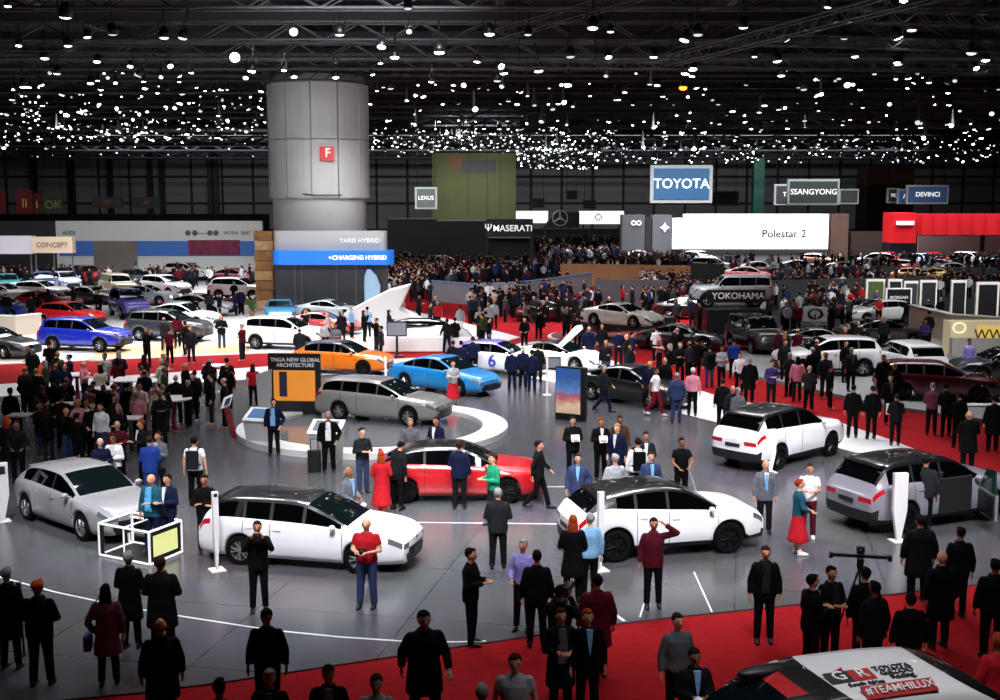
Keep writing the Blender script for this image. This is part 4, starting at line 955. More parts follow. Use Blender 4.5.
# glowing beige booth at right
p, q = G(950, 358), G(1060, 372); t = thing('glowing_booth', 'beige glowing booth with ring emblem and yellow lettered picture at hall edge', 'booth', (p.x, p.y, 0)); hh = P(950, 322, p.y).z
MB().box((q.x - p.x) / 2, .6, hh / 2, q.x - p.x, 1.0, hh).obj('body', emi('booth_beige', 'cfc09c', .35), t)
MB().box((q.x - p.x) / 2, .0, hh * .28, q.x - p.x, .4, hh * .56).obj('counter', mat('counter_pale', 'c8c4bc', .5), t)
a, b = P(978, 344, p.y), P(1000, 326, p.y); pic = MB().box((a.x + b.x) / 2 - p.x, .05, (a.z + b.z) / 2, b.x - a.x, .1, b.z - a.z).obj('picture', emi('picture_yellow', 'd8b85c', .7), t)
text('WW', .7, mat('letter_brown', '6a4a20', .5), t, ((a.x + b.x) / 2 - p.x, -.02, (a.z + b.z) / 2))
m = MB(); zc = P(960, 328, p.y).z; xc = P(960, 328, p.y).x - p.x
for k in range(14):
    a0, a1 = 2 * PI * k / 14, 2 * PI * (k + 1) / 14; m.tube((xc + .3 * math.cos(a0), .06, zc + .25 * math.sin(a0)), (xc + .3 * math.cos(a1), .06, zc + .25 * math.sin(a1)), .035, n=5)
m.obj('ring_emblem', emi('emblem_glow', 'f4e8c8', 1.0), t)
# plinths
p = G(632, 338); t = thing('plinth', 'round black plinth with a white rim line under the white coupe', 'plinth', (p.x, p.y, 0)); R = 85 * p.y / FPX
MB().rings([(0, 0, 0, R, R * .8), (0, 0, .12, R, R * .8)], 40).obj('rim', lamp_white, t); MB().rings([(0, 0, .12, R * .96, R * .77), (0, 0, .16, R * .96, R * .77)], 40).obj('deck', mat('carpet_deck', '6a1014', .8), t)
p = G(622, 330); t = thing('plinth', 'raised black block directly beneath the white coupe', 'plinth', (p.x, p.y, .16)); MB().box(0, 0, .35, 4.9, 4.0, .7, .3).obj('block', black, t); CPZ = .86; CP = p
p = G(728, 330); t = thing('lorry_platform', 'tall black platform with white lettered banner carrying the grey pickup', 'platform', (p.x, p.y, 0)); hh = P(728, 306, p.y).z
MB().box(0, 0, hh / 2, 3.3, 4.5, hh).obj('block', black, t); text('YOKOHAMA', .52, white, t, (.1, -2.27, P(728, 296, p.y - 2.2).z)); LP = p; LPZ = hh
MB().box(0, -2.2, P(728, 296, p.y - 2.2).z, 3.3, .1, .7).obj('banner', black, t)
# white curved ramp and concept pod
a = G(365, 330); t = thing('ramp', 'white upswept ramp wedge before the dark stage building', 'ramp', (a.x, a.y, 0)); k = a.y / FPX
m = MB(); m.slab([(-1.5, 0, 0), (4.2, 0, 0), (2.0, 0, 1.2), (2.6, 0, 2.6), (1.4, 0, 2.3), (-1.2, 0, 1.0)], (0, 2.2, 0)); m.obj('wedge', mat('ramp_white', 'e6e6e4', .4), t)
a = G(428, 350); t = thing('concept_vehicle', 'low white concept vehicle with smooth wedge body on the white stage', 'car', (a.x, a.y + 1.2, 0)); W_ = 92 * a.y / FPX
secs_ = []
m = MB(); n = 17
prof = [(-.5, .25, .35), (-.47, .2, .75), (-.35, .15, 1.05), (-.15, .15, 1.2), (.1, .15, 1.25), (.3, .15, 1.1), (.43, .18, .85), (.5, .25, .45)]
vs = []
for u, z0, z1 in prof:
    hw = 1.05 * (1 - (2 * abs(u)) ** 3 * .45)
    for y, zf in ((-1, 0), (-1.0, .5), (-.92, .8), (-.6, .97), (0, 1), (.6, .97), (.92, .8), (1, .5), (1, 0)): vs.append((u * W_, y * hw, z0 + (z1 - z0) * zf))
fs = [(i * 9 + j, i * 9 + (j + 1) % 9, (i + 1) * 9 + (j + 1) % 9, (i + 1) * 9 + j) for i in range(7) for j in range(9)] + [tuple(range(9)), tuple(range(63, 72))[::-1]]
m.add(vs, fs); m.obj('body_shell', paint('eeeeee'), t, True)
MB().ell((-.5, 0, 1.2), 1.5, .8, .35, 16, 8).obj('canopy', glass, t, True)
for sx in (-1, 1):
    for sy in (-1, 1): link('wheel', wheel_mesh(.35, True)[0], t, (sx * W_ * .32, sy * .88, .35))
tag(MB().box(a.x, a.y - .3, .35, W_ * 1.05, .5, .7, bev=.1).obj('low_counter', mat('ramp_white', 'e6e6e4')), 'long low white counter in front of the white concept vehicle', 'counter')
tag(MB().box(G(985, 422).x, G(985, 422).y, .6, 2.2, .5, .06).obj('shelf_board', white), 'white shelf board held before the dark red car', 'shelf')
# stanchion table left: white lozenge paper etc
# ---------------------------------------------------------------- rally pickup roof in the foreground
CT['rally'] = dict(L=4.9, W=2.1, H=1.94, wb=2.9, fo=.85, r=.42, sill=.45, cl=1, top=[(0, 1.25), (.02, 1.5), (.06, 1.72), (.13, 1.86), (.28, 1.93), (.45, 1.94), (.56, 1.90), (.66, 1.72), (.78, 1.36), (.9, 1.24), (.97, 1.12), (1, .95)],
    belt=[(0, 1.1), (.05, 1.2), (.3, 1.22), (.6, 1.2), (.8, 1.18), (.92, 1.1), (1, .9)], side=(.60, .745), ws=(.62, .78), rg=(.02, .03), pil=[.68])
p = G(804, 822); RL = car('rally_pickup', 'white, red and black rally pickup with red hashtag band at the front', 'rally', 'f0f0f0', at=p, heading=197)
lv = bpy.data.materials.new('rally_livery'); lv.use_nodes = True; nt = lv.node_tree; b = nt.nodes['Principled BSDF']; tc = nt.nodes.new('ShaderNodeTexCoord'); sp = nt.nodes.new('ShaderNodeSeparateXYZ')
m1 = nt.nodes.new('ShaderNodeMath'); m1.operation = 'MULTIPLY_ADD'; m1.inputs[1].default_value = -1.9; m2 = nt.nodes.new('ShaderNodeMath'); m2.operation = 'MULTIPLY_ADD'; m2.inputs[1].default_value = 1 / 8; m2.inputs[2].default_value = .5 + 1.9 * 1.5 / 8
nt.links.new(tc.outputs['Object'], sp.inputs[0]); nt.links.new(sp.outputs['Z'], m1.inputs[0]); nt.links.new(sp.outputs['X'], m1.inputs[2]); nt.links.new(m1.outputs[0], m2.inputs[0])
rp = nt.nodes.new('ShaderNodeValToRGB'); rp.color_ramp.interpolation = 'CONSTANT'
def rx(x): return .5 + x / 8
for q, (ps, cc) in enumerate(((0, 'eeeeee'), (rx(-3.1), '0e0e10'), (rx(-2.5), 'eeeeee'), (rx(-.95), '0e0e10'), (rx(-.5), 'c01a1e'), (rx(.75), 'eeeeee'))):
    e = rp.color_ramp.elements[q] if q < 2 else rp.color_ramp.elements.new(ps); e.position = ps; e.color = lin(cc)
nt.links.new(m2.outputs[0], rp.inputs['Fac']); nt.links.new(rp.outputs['Color'], b.inputs['Base Color']); b.inputs['Roughness'].default_value = .35; b.inputs['Coat Weight'].default_value = .8
for ch in RL.children:
    if ch.name.startswith(('body', 'roof', 'tail', 'rear')): ch.material_slots[0].link = 'OBJECT'; ch.material_slots[0].material = lv if not ch.name.startswith('rear') else lv
    if ch.name.startswith('body'): bodyR = ch
tilt = (math.radians(10), 0, PI); tilt2 = (math.radians(26), 0, PI)
def rt(s, sz, m, x, z, y, tl=None, **k): return text(s, sz, m, RL, (x, y, z), tl or tilt, **k)
lred = mat('livery_red', 'b01a20', .5); ldark = mat('livery_dark', '26282c', .5)
for x, m_ in ((-.30, ldark), (-.62, lred)):
    o = MB().box(0, 0, 0, .32, .24, .02).obj('emblem_box', m_, RL); o.location = (x, .20, 1.955); o.rotation_euler = tilt
rt('G', .26, white, -.30, 1.975, .20); rt('R', .26, white, -.62, 1.975, .20)
rt('TOYOTA', .13, ldark, -1.12, 1.96, .10); rt('GAZOO', .13, ldark, -1.12, 1.955, .22); rt('Racing', .13, ldark, -1.12, 1.945, .34)
rt('South Africa', .1, ldark, -.55, 1.945, .42)
o = MB().box(0, 0, 0, 1.0, .2, .02).obj('hashtag_band', lred, RL); o.location = (-.85, .66, 1.935); o.rotation_euler = tilt2
rt('#TEAMHILUX', .16, white, -.85, 1.955, .67, tilt2)
tilt = (PI / 2 - math.radians(28), 0, PI)
o = MB().rings([(0, 0, 0, .27, .27), (0, 0, .02, .27, .27)], 28).obj('round_logo', mat('logo_blue', '2c4a8c'), RL); o.location = (.0, 1.03, 1.36); o.rotation_euler = tilt
o = MB().rings([(0, 0, 0.01, .22, .22), (0, 0, .035, .22, .22)], 28).obj('round_logo_face', white, RL); o.location = (.0, 1.03, 1.36); o.rotation_euler = tilt
rt('T', .25, lred, .0, 1.37, 1.07)
for q in (.50, -.50): MB().ell((.32, q, 1.84), .42, .13, .09, 14, 8).obj('roof_scoop', black, RL, True)
MB().slab([(-.2, .0, 1.9), (-.5, .0, 1.9), (-.45, 0, 2.0)], (0, .02, 0)).obj('roof_fin', mat('fin_pink', 'd04858'), RL)
# ---------------------------------------------------------------- vehicles
hb = 'hatchback'
car('car', 'silver five door hatchback beside the framed display box', 'hatch', '8c8c8f', (26, 521), (90, 540), heading=-42)
car('car', 'white estate car with dark glass roof behind man in red shirt', 'wagon', 'e6e6ea', (237, 564), (365, 574), roof='101114')
car('car', 'red hatchback with black roof beside the woman in red dress', 'hatch', 'b80c18', (399, 503), (513, 503), roof='101012', dark=True)
car('car', 'white compact crossover with black roof behind the maroon hooded visitor', 'chr', 'f0f0f2', (613.6, 562), (729, 553), roof='09090b', dark=True)
car('car', 'white off-roader with black roof seen from its tail, by the white border', 'suv', 'f0f0f2', (772, 471), (834, 455), roof='0a0a0c', dark=True)
SD = car('car', 'silver off-roader with black roof and an open door', 'suv', '84828c', (903, 533), (989, 520), roof='0a0a0c', dark=True)
car('car', 'silver estate car standing on the round turntable', 'wagon', '807e7a', (338, 420), (411, 426), z=TZ)
car('car', 'orange hatchback with black roof behind the turntable', 'hatch', 'd86c0a', at=G(342, 372), heading=-14, roof='141212', dark=True)
car('car', 'bright blue saloon behind the woman in red skirt', 'sedan', '1676b4', (401, 389), (464, 397))
RC = car('car', 'white and blue rally style hatchback behind navy suited group', 'hatch', 'dcdce4', at=G(497, 372), heading=-20, roof='6a5ab0')
car('car', 'white sports coupe with one raised wing door', 'coupe', 'f0f0f0', at=G(560, 368), heading=-32, roof='101012')
car('car', 'black saloon surrounded by visitors near the white border', 'sedan', '141518', at=G(634, 402), heading=-42)
car('car', 'white big coupe raised on the round black plinth', 'coupe', 'eeeadc', at=G(622, 326, CPZ), heading=-38, z=CPZ)
car('car', 'royal blue crossover on the beige floor inlay', 'suv', '1428a8', (53, 349), (92, 354), heading=-14)
car('car', 'dark grey crossover in front of the white saloon', 'suv', '2c2e30', at=G(170, 340), heading=-12)
car('car', 'white saloon directly behind the dark grey crossover', 'sedan', 'e8e8e8', at=G(182, 326), heading=-14)
car('car', 'black saloon cut off by the hall edge at the beige floor', 'sedan', '181a1c', at=G(-6, 356), heading=-20)
car('car', 'pearl white crossover near the orange hatchback', 'suv', 'ecebe6', at=G(287, 348), heading=-14)
car('car', 'small red coupe in front of the dark stage building', 'coupe', 'b01422', at=G(322, 333), heading=-8)
car('car', 'pale grey coupe behind the small red coupe', 'coupe', '9aa4a6', at=G(330, 319), heading=-10)
car('car', 'blue concept car at the foot of the dark stage building', 'coupe', '2c7898', at=G(280, 319), heading=-80)
car('car', 'silver saloon behind the white saloon near the low pale wall', 'sedan', 'b8b8bc', at=G(200, 315), heading=-15)
car('car', 'indigo people carrier between the blue crossover and silver saloon', 'boxy', '4a4490', at=G(130, 317), heading=-60)
car('car', 'red hatchback behind the blue crossover', 'hatch', 'c01c24', at=G(48, 311), heading=0)
car('car', 'bright red hatchback nearer to the blue crossover than its twin', 'hatch', 'd42028', at=G(70, 325), heading=-20)
car('car', 'blue hatchback cut by the hall edge near the low pale wall', 'hatch', '2048b0', at=G(0, 318), heading=-10)
far = dict(detail=False)
for x, y, ty, c, hd, lb, z in (
    (2, 302, 'sedan', 'e4e4e0', -12, 'white saloon at the hall edge before the teal car', 0), (40, 299, 'hatch', 'dededc', -10, 'white hatchback right of the white saloon at hall edge', 0),
    (8, 291, 'hatch', '1e8c8c', -60, 'teal hatchback under the pinkish fascia', 0), (44, 292, 'suv', '1c3a78', -65, 'dark blue car beside the teal hatchback', 0), (66, 288, 'hatch', 'c8d0e8', -55, 'white and blue hatchback under the beige fascia', 0),
    (88, 284, 'suv', 'a81820', -55, 'red off-roader before the taupe wall panel', 0), (134, 285, 'sedan', '202226', -55, 'black saloon before the taupe wall panel', 0), (119, 297, 'boxy', 'c8bc8c', -55, 'tan off-roader left of the white van', 0),
    (166, 296, 'suv', 'e8e8e8', -35, 'white car next to the tan off-roader', 0), (188, 280, 'suv', 'd8d8d8', -20, 'white off-roader before the maroon screen', 0), (235, 284, 'sedan', '7a1c2c', -15, 'dark red saloon beside the wooden tower', 0),
    (240, 299, 'suv', 'e8e8ea', -10, 'white crossover at the foot of the wooden tower', 0), (145, 304, 'sedan', 'c0c4c8', -5, 'silver saloon at the pale low wall', 0), (92, 303, 'coupe', '303236', -20, 'dark coupe behind the pale low wall', 0),
    (417, 272, 'coupe', 'a01828', -10, 'red sports car left of the rear black booth', 0), (447, 266, 'coupe', 'b01c2c', -10, 'red sports car below the purple script', 0), (476, 276, 'coupe', 'a8182c', -10, 'red sports car under the white lettered header', 0),
    (510, 273, 'coupe', '2458c0', -25, 'bright blue sports car behind the curved barrier', 0), (556, 272, 'coupe', '1c48a8', -25, 'blue sports car right of its bright blue twin', 0),
    (640, 262, 'sedan', 'b0b4b8', 0, 'silver saloon below the white star emblem wall', 0), (700, 266, 'suv', 'e0d8d8', -60, 'white car with red patch before the huge screen', 0), (712, 274, 'suv', 'c4c8b4', -25, 'pale off-roader behind the lettered platform', 0),
    (760, 276, 'sedan', '7a1830', -5, 'dark red saloon beneath the screen name', 0), (748, 282, 'sedan', 'a83038', -10, 'red car with white stripe beneath the screen', 0), (818, 266, 'hatch', 'd8a488', -30, 'salmon coloured hatchback beside the huge screen', 0),
    (800, 272, 'coupe', '202226', -8, 'long black coupe on the dark platform', 0), (845, 274, 'coupe', '26282c', -8, 'second long black coupe on the dark platform', 0), (872, 268, 'suv', 'ececec', 165, 'white car between crowd and red stand block', 0),
    (903, 273, 'hatch', 'c83418', -75, 'orange red hatchback under the red stand block', 0), (924, 266, 'hatch', 'a8b4e0', -70, 'pale blue hatchback right of the orange red one', 0), (946, 273, 'hatch', '7c8cd0', -70, 'mid blue hatchback before the long red fascia', 0),
    (972, 267, 'suv', 'e4e4e4', -60, 'white off-roader under the long red fascia', 0), (1000, 272, 'sedan', '3a4898', -50, 'dark blue saloon at the right hall edge', 0), (934, 264.5, 'sedan', 'b8202c', -80, 'red saloon close under the long red fascia', 0), (888, 264.5, 'sedan', 'c81c2c', -80, 'red saloon left of the red stand block', 0),
    (930, 281, 'coupe', 'a8a040', 170, 'olive yellow sports car above the framed panels', 0), (915, 283, 'hatch', 'c07838', -10, 'orange car above the framed panels', 0), (955, 277, 'sedan', 'd8d8d8', -15, 'white saloon above the framed panels', 0)):
    car('car', lb, ty, c, at=G(x, y, z), heading=hd, z=z, **far)
car('car', 'dark grey pickup with flared arches high on the lettered platform', 'boxy', '8a8c90', at=LP, heading=180, z=LPZ)
car('car', 'black off-roader facing the red carpet right of the platform', 'boxy', '101114', at=G(757, 352), heading=-80)
car('car', 'black sports car beside the red carpet crowd', 'coupe', '1a1a1e', at=G(680, 348), heading=-15)
car('car', 'white off-roader seen from its tail on the grey platform', 'suv', 'dcdcdc', at=G(905, 378, .12), heading=96, z=.12)
car('car', 'silver car side-on next to the white off-roader tail', 'suv', 'd4d4d6', at=G(826, 374, .12), heading=184, z=.12)
car('car', 'dark red estate with visitors leaning over it', 'wagon', '4e0c18', at=G(938, 398, .12), heading=-14, z=.12, dark=True)
car('car', 'black hatchback cut by the hall edge behind the dark red estate', 'hatch', '0e0e10', at=G(1005, 380, .12), heading=180, z=.12)
car('car', 'black coupe with raised bonnet under the emblem board', 'coupe', '141416', at=G(820, 352), heading=-5)
car('car', 'dark grey saloon in the crowd right of emblem board', 'sedan', '222428', at=G(880, 345), heading=10)
car('car', 'black sports car left of the framed panels', 'coupe', '18181a', at=G(868, 318), heading=-10)
car('car', 'white small car beside the black pillar sign', 'hatch', 'd0d0cc', at=G(880, 322), heading=190, detail=False)
car('car', 'black saloon in the crowd behind the white coupe', 'sedan', '161618', at=G(690, 318), heading=-10)
car('car', 'black coupe hidden in crowd before the wood coloured wall', 'coupe', '1a1a1c', at=G(550, 320), heading=0)
# wing door of the white coupe, open door of the silver off-roader
p = G(585, 364); t = RCP = None
m = MB(); m.slab([(0, 0, 0), (.25, 0, -.02), (1.25, 0, .95), (1.2, 0, 1.12), (.9, 0, 1.05)], (0, .07, 0))
wd = m.obj('wing_door', paint('f0f0f0'), [o for o in bpy.data.objects if o.get('label') == 'white sports coupe with one raised wing door'][0]); wd.location = (.15, -.75, 1.0); wd.rotation_euler = (.25, 0, .55)
d = CT['suv']; m = MB(); m.box(0, 0, .62, 1.05, .08, .62, bev=.03); o = m.obj('door', paint('84828c'), SD); o.location = (.73, -1.36, 0); o.rotation_euler = (0, 0, math.radians(65))
MB().box(0, 0.05, .62, .9, .05, .5).obj('door_lining', black, o); m = MB(); m.slab([(-.5, 0, .93), (.45, 0, .93), (.1, 0, 1.45), (-.42, 0, 1.5)], (0, .03, 0)); m.obj('door_window', mat('door_glass_teal', '24463e', .08), o)
m = MB(); m.box(.12, -.93, .80, 1.0, .06, .84); m.obj('dark_doorway_slab', mat('doorway_shade_black', '050506', .8), SD)  # black slab on the door side, its colour imitates a dark doorway
m = MB(); m.box(.0, -.6, .75, .5, .5, .2); m.box(-.25, -.6, 1.05, .14, .5, .6, bev=.05); m.obj('seat', mat('seat_black', '121214', .6), SD)
# race livery details of the rally style hatchback
text('6', .8, mat('number_blue', '2c3a9c', .4), RC, (.1, -.93, .62)); text('WRC', .3, white, RC, (-.9, -.93, .8))
# roof box on the pickup
# pickup roof rack
# ---------------------------------------------------------------- visitors
stand_poly = stand_out
def gz(p):
    if inside(p, ssy): return .12
    return 0.0 if (inside(p, stand_out) or inside(p, lex)) else -.03
def H(x, y, h=1.75, z=0):
    q = gz(G(x, y, h + z)); p = G(x, y, h + z + q); return Vector((p.x, p.y, q + z))
LAST = None
def pp(x, y, face, pose, top, tc, bot, bc, hair, hc, ex, label, h=1.0, wide=1.0, lean=0, **k):
    hh = (1.78 if not lean else 1.62) * h
    p = H(x, y, hh, k.pop('z', 0))
    return person(p, face, pose, top, tc, bot, bc, hair, hc, ex, label, None, h, wide, lean, **k)
T = 'trousers'
def near(rows):
    for r in rows:
        k = r[12] if len(r) > 12 else {}
        pp(*r[:12], **k)
near([
 (6, 566, 175, 'stand', 'coat', 'black', T, 'black', 'short', 'grey', '', 'grey haired person in long black coat at the corner of the carpet'),
 (37, 579, 180, 'low', 'jacket', 'black', T, 'black', 'cap', 'orange', '', 'person in orange cap and black jacket seen from behind', dict(wide=1.12)),
 (105, 583, 190, 'pocket', 'coat', 'mauve', T, 'black', 'long', 'black', 'f', 'woman with long dark hair in mauve coat seen from behind', dict(h=.96)),
 (128, 550, 170, 'front', 'coat', 'black', T, 'black', 'short', 'grey', '', 'grey haired man in black coat, back turned, below the framed box', dict(h=1.0)),
 (160, 555, 180, 'front', 'coat', 'dark', T, 'black', 'short', 'brown', '', 'broad brown haired man in dark coat below the yellow screen', dict(h=1.02, wide=1.15)),
 (160, 617, 200, 'stand', 'coat', 'dark', T, 'black', 'fringe', 'red', '', 'balding man in dark coat stepping onto the carpet edge', dict(h=1.0, wide=1.1)),
 (219, 677, 180, 'stand', 'sweater', 'dark', T, 'black', 'short', 'black', '', 'black haired head low at the bottom, right of the dark coats', dict(h=1.0)),
 (257, 520, 10, 'cam', 'jacket', 'black', T, 'black', 'short', 'brown', '', 'man in black holding a camera before the white estate car'),
 (366, 517, -8, 'front', 'tshirt', 'red', T, 'denim', 'bald', 'none', '', 'bald man in red shirt and blue jeans before the white estate car', dict(wide=1.12)),
 (266, 608, 0, 'down' if 0 else 'stand', 'sweater', 'black', T, 'black', 'short', 'black', '', 'man in plain black jumper walking on the dark floor by the carpet', dict(wide=1.08)),
 (269, 668, 0, 'stand', 'jacket', 'dark', T, 'black', 'short', 'grey', 's:lgrey', 'grey haired man in dark suit low at the bottom beneath the black jumper'),
 (471, 547, 75, 'front', 'jacket', 'black', T, 'black', 'short', 'black', '', 'man in black suit in profile standing on the carpet edge'),
 (424, 610, 15, 'walk', 'coat', 'dark', T, 'black', 'short', 'black', '', 'large man in dark open coat striding over the red carpet', dict(wide=1.2, h=1.03)),
 (328, 664, 5, 'stand', 'jacket', 'black', T, 'black', 'short', 'black', 'o:lgrey', 'man in black jacket over pale shirt on the red carpet'),
 (376, 673, 0, 'stand', 'shirt', 'lgrey', T, 'black', 'short', 'brown', '', 'man in pale shirt with brown hair on the red carpet'),
 (482, 682, 180, 'stand', 'sweater', 'grey', T, 'black', 'short', 'grey', '', 'grey haired person in grey at the bottom, between two groups'),
 (515, 653, 0, 'stand', 'tshirt', 'lgrey', T, 'black', 'short', 'brown', '', 'man in pale grey polo shirt low at the bottom', dict(wide=1.1)),
 (523, 538, -20, 'low', 'sweater', 'lilac', T, 'dark', 'short', 'grey', 'f', 'woman in lilac top beside the man in black suit seen from behind', dict(h=.97)),
 (537, 549, 180, 'stand', 'jacket', 'black', T, 'black', 'short', 'black', '', 'man in black suit seen from behind, feet on the carpet edge'),
 (573, 514, 180, 'front', 'coat', 'black', T, 'black', 'long', 'red', 'f', 'red haired woman in black coat at the tail of the white crossover'),
 (590, 512, 200, 'stand', 'shirt', 'lblue', T, 'black', 'short', 'grey', '', 'man in pale blue shirt at the tail of the white crossover'),
 (560, 584, 160, 'cam', 'jacket', 'dark', T, 'black', 'short', 'black', '', 'camera operator in dark clothes filming among the carpet group'),
 (561, 607, 10, 'front', 'coat', 'dark', T, 'black', 'short', 'brown', 'o:grey', 'man in grey shirt under open dark coat below the camera operator'),
 (597, 573, 190, 'stand', 'coat', 'burg', T, 'black', 'short', 'black', '', 'tall person in dark burgundy coat seen from behind', dict(wide=1.12)),
 (588, 608, 10, 'stand', 'jacket', 'black', T, 'black', 'short', 'red', 's:lblue', 'red haired man in black suit and pale blue shirt on carpet'),
 (654, 517, 0, 'head', 'jacket', 'maroon', T, 'black', 'short', 'dark', '', 'visitor in maroon jacket raising one hand to the head'),
 (678, 612, 15, 'stand', 'shirt', 'grey', T, 'black', 'short', 'brown', '', 'man in grey shirt standing on the red carpet left of the pickup'),
 (695, 647, 10, 'front', 'jacket', 'dark', T, 'black', 'short', 'dark', 's:lblue', 'man in dark suit and light blue shirt by the pickup bonnet'),
 (498, 487, 180, 'front', 'jacket', 'char', T, 'dark', 'short', 'grey', '', 'man in charcoal suit seen from behind between the white cars', dict(wide=1.05)),
 (766, 545, -5, 'stand', 'jacket', 'black', T, 'black', 'short', 'brown', 'o:char', 'man in open black jacket standing on the carpet edge by himself'),
 (813, 573, 110, 'front', 'jacket', 'black', T, 'black', 'short', 'black', 's:grey', 'dark suited man, first of the group left of the camera tripod'),
 (832, 565, 20, 'front', 'jacket', 'black', T, 'black', 'short', 'black', 'o:char', 'dark suited man with open jacket just left of the camera tripod'),
 (866, 566, 180, 'stand', 'jacket', 'black', T, 'black', 'short', 'black', '', 'dark suited man right behind the camera tripod'),
 (875, 580, 200, 'stand', 'jacket', 'dark', T, 'black', 'short', 'black', '', 'dark suited man right of the camera tripod, nearest the pickup'),
 (921, 514, 180, 'stand', 'coat', 'black', T, 'black', 'short', 'black', '', 'large person in black coat by the open car door', dict(wide=1.2)),
 (943, 550, 190, 'stand', 'coat', 'black', T, 'black', 'bald', 'none', '', 'bald man in black coat seen from behind on the carpet', dict(wide=1.1)),
 (961, 526, 180, 'stand', 'jacket', 'black', T, 'black', 'short', 'black', '', 'man in black suit right of the bald man'),
 (996, 558, 180, 'stand', 'jacket', 'dark', T, 'black', 'short', 'black', '', 'dark figure at the hall edge right of the bald man', dict(wide=1.15)),
 (911, 592, 180, 'stand', 'jacket', 'black', T, 'black', 'short', 'black', '', 'short dark figure between the tripod group and the bald man', dict(h=.94, wide=1.1)),
 (1000, 632, 190, 'stand', 'sweater', 'red', T, 'black', 'short', 'red', '', 'person in bright red top at the edge beside the pickup tail', dict(wide=1.2)),
 # around the silver hatchback
 (151, 473, -15, 'phone', 'jacket', 'teal', T, 'navy', 'fringe', 'dark', 'o:sky', 'bald bearded man in teal blue jacket by the silver bonnet', dict(wide=1.1)),
 (167, 473, -25, 'front', 'jacket', 'navy', T, 'navy', 'short', 'dark', 's:white', 'man in navy suit talking beside the teal jacket', {}),
 (194, 436, 178, 'stand', 'tshirt', 'white', T, 'black', 'short', 'black', '', 'man in white shirt with a grey backpack seen from behind', dict(wide=1.08)),
 (204, 474, 5, 'fold', 'jacket', 'black', T, 'black', 'short', 'dark', '', 'man in black with folded hands beside the white estate tail'),
 (100, 437, 30, 'front', 'jacket', 'navy', T, 'navy', 'bald', 'none', '', 'bald man in navy jacket above the silver car roof'),
 (113, 433, -10, 'front', 'shirt', 'white', T, 'black', 'short', 'brown', 'o:white', 'man in white shirt above the silver car roof'),
 (117, 420, 20, 'front', 'jacket', 'maroon', T, 'black', 'bald', 'none', '', 'bald man in maroon behind the white shirted man'),
 (141, 419, -60, 'front', 'jacket', 'dark', T, 'black', 'short', 'red', 's:white', 'man in dark jacket leaning at the small table behind blue suit'),
 (149, 435, 185, 'front', 'jacket', 'blue', T, 'denim', 'short', 'brown', '', 'man in bright blue suit seen from behind'),
 (158, 431, -20, 'front', 'jacket', 'grey', T, 'char', 'short', 'brown', 's:white', 'man in grey suit facing the bright blue suit'),
 (7, 416, 160, 'stand', 'coat', 'dark', T, 'black', 'long', 'red', 'f', 'red haired woman in dark coat at the left hall edge', dict(wide=1.1)),
 (16, 420, 20, 'low', 'jacket', 'dark', T, 'black', 'short', 'brown', '', 'man in dark jacket beside the red haired woman'),
 (10, 387, 175, 'stand', 'jacket', 'char', T, 'black', 'short', 'dark', '', 'man in charcoal jacket standing behind the red haired woman'),
 (118 , 404, 0, 'front', 'coat', 'dark', T, 'black', 'short', 'grey', '', 'grey haired person in dark coat below the pink legged table'),
 # turntable surroundings
 (273, 398, 0, 'pocket', 'jacket', 'navy', T, 'dark', 'short', 'black', 'o:lblue', 'man in navy suit and blue shirt before the slanted blue screen'),
 (328, 411, 5, 'pocket', 'jacket', 'black', T, 'black', 'short', 'grey', 'o:white', 'grey haired man in black jacket with open white shirt', dict(wide=1.08)),
 (362, 427, 30, 'front', 'sweater', 'char', T, 'denim', 'short', 'dark', '', 'man in charcoal jumper and jeans looking down at a phone'),
 (348, 466, 60, 'low', 'jacket', 'grey', T, 'char', 'fringe', 'grey', 's:lblue', 'balding man in grey suit at the bonnet of the white estate'),
 (381, 450, 180, 'front', 'sweater', 'red', 'skirt', 'red', 'long', 'red', 'f', 'woman in long red dress at the tail of the red hatchback', dict(h=.95)),
 (396, 447, 150, 'out', 'jacket', 'dark', T, 'black', 'short', 'black', '', 'man in dark jacket leaning to the rear wheel of red hatchback', dict(lean=18)),
 (410, 418, 0, 'low', 'jacket', 'grey', T, 'navy', 'short', 'blond', 'f', 'blond person in grey jacket behind the red hatchback'),
 (436, 416, -30, 'front', 'jacket', 'navy', T, 'navy', 'short', 'brown', 's:white', 'man in navy suit behind the red hatchback roof'),
 (453, 360, 20, 'front', 'shirt', 'lgrey', 'skirt', 'red', 'bun', 'brown', 'f', 'woman in pale blouse and long red skirt on the turntable edge', dict(h=.98, z=.1)),
 (459, 440, 175, 'phone', 'jacket', 'navy', T, 'dark', 'short', 'brown', '', 'man in navy jacket seen from behind at the red car doors'),
 (493, 453, -60, 'front', 'shirt', 'green', T, 'char', 'short', 'brown', '', 'man in green shirt at the front door of the red hatchback'),
 (539, 440, 80, 'walk', 'jacket', 'dark', T, 'black', 'short', 'dark', '', 'man in dark jacket walking past the red bonnet'),
 (573, 416, 10, 'front', 'jacket', 'dark', T, 'black', 'short', 'brown', '', 'man in dark jacket reading papers near the photo display'),
 (601, 417, 10, 'front', 'jacket', 'black', T, 'black', 'short', 'red', 's:white', 'red haired man in black jacket and white shirt reading papers'),
 (617, 423, -30, 'stand', 'jacket', 'navy', T, 'navy', 'short', 'blond', 's:white', 'blond man in navy suit beside the reading red haired man'),
 (620, 415, 0, 'stand', 'coat', 'brown', T, 'black', 'short', 'brown', '', 'brown haired person in brown coat directly behind the blond man'),
 (578, 453, -5, 'pocket', 'jacket', 'denim', T, 'navy', 'short', 'brown', 's:lblue', 'man in denim blue jacket beside the black roof of crossover'),
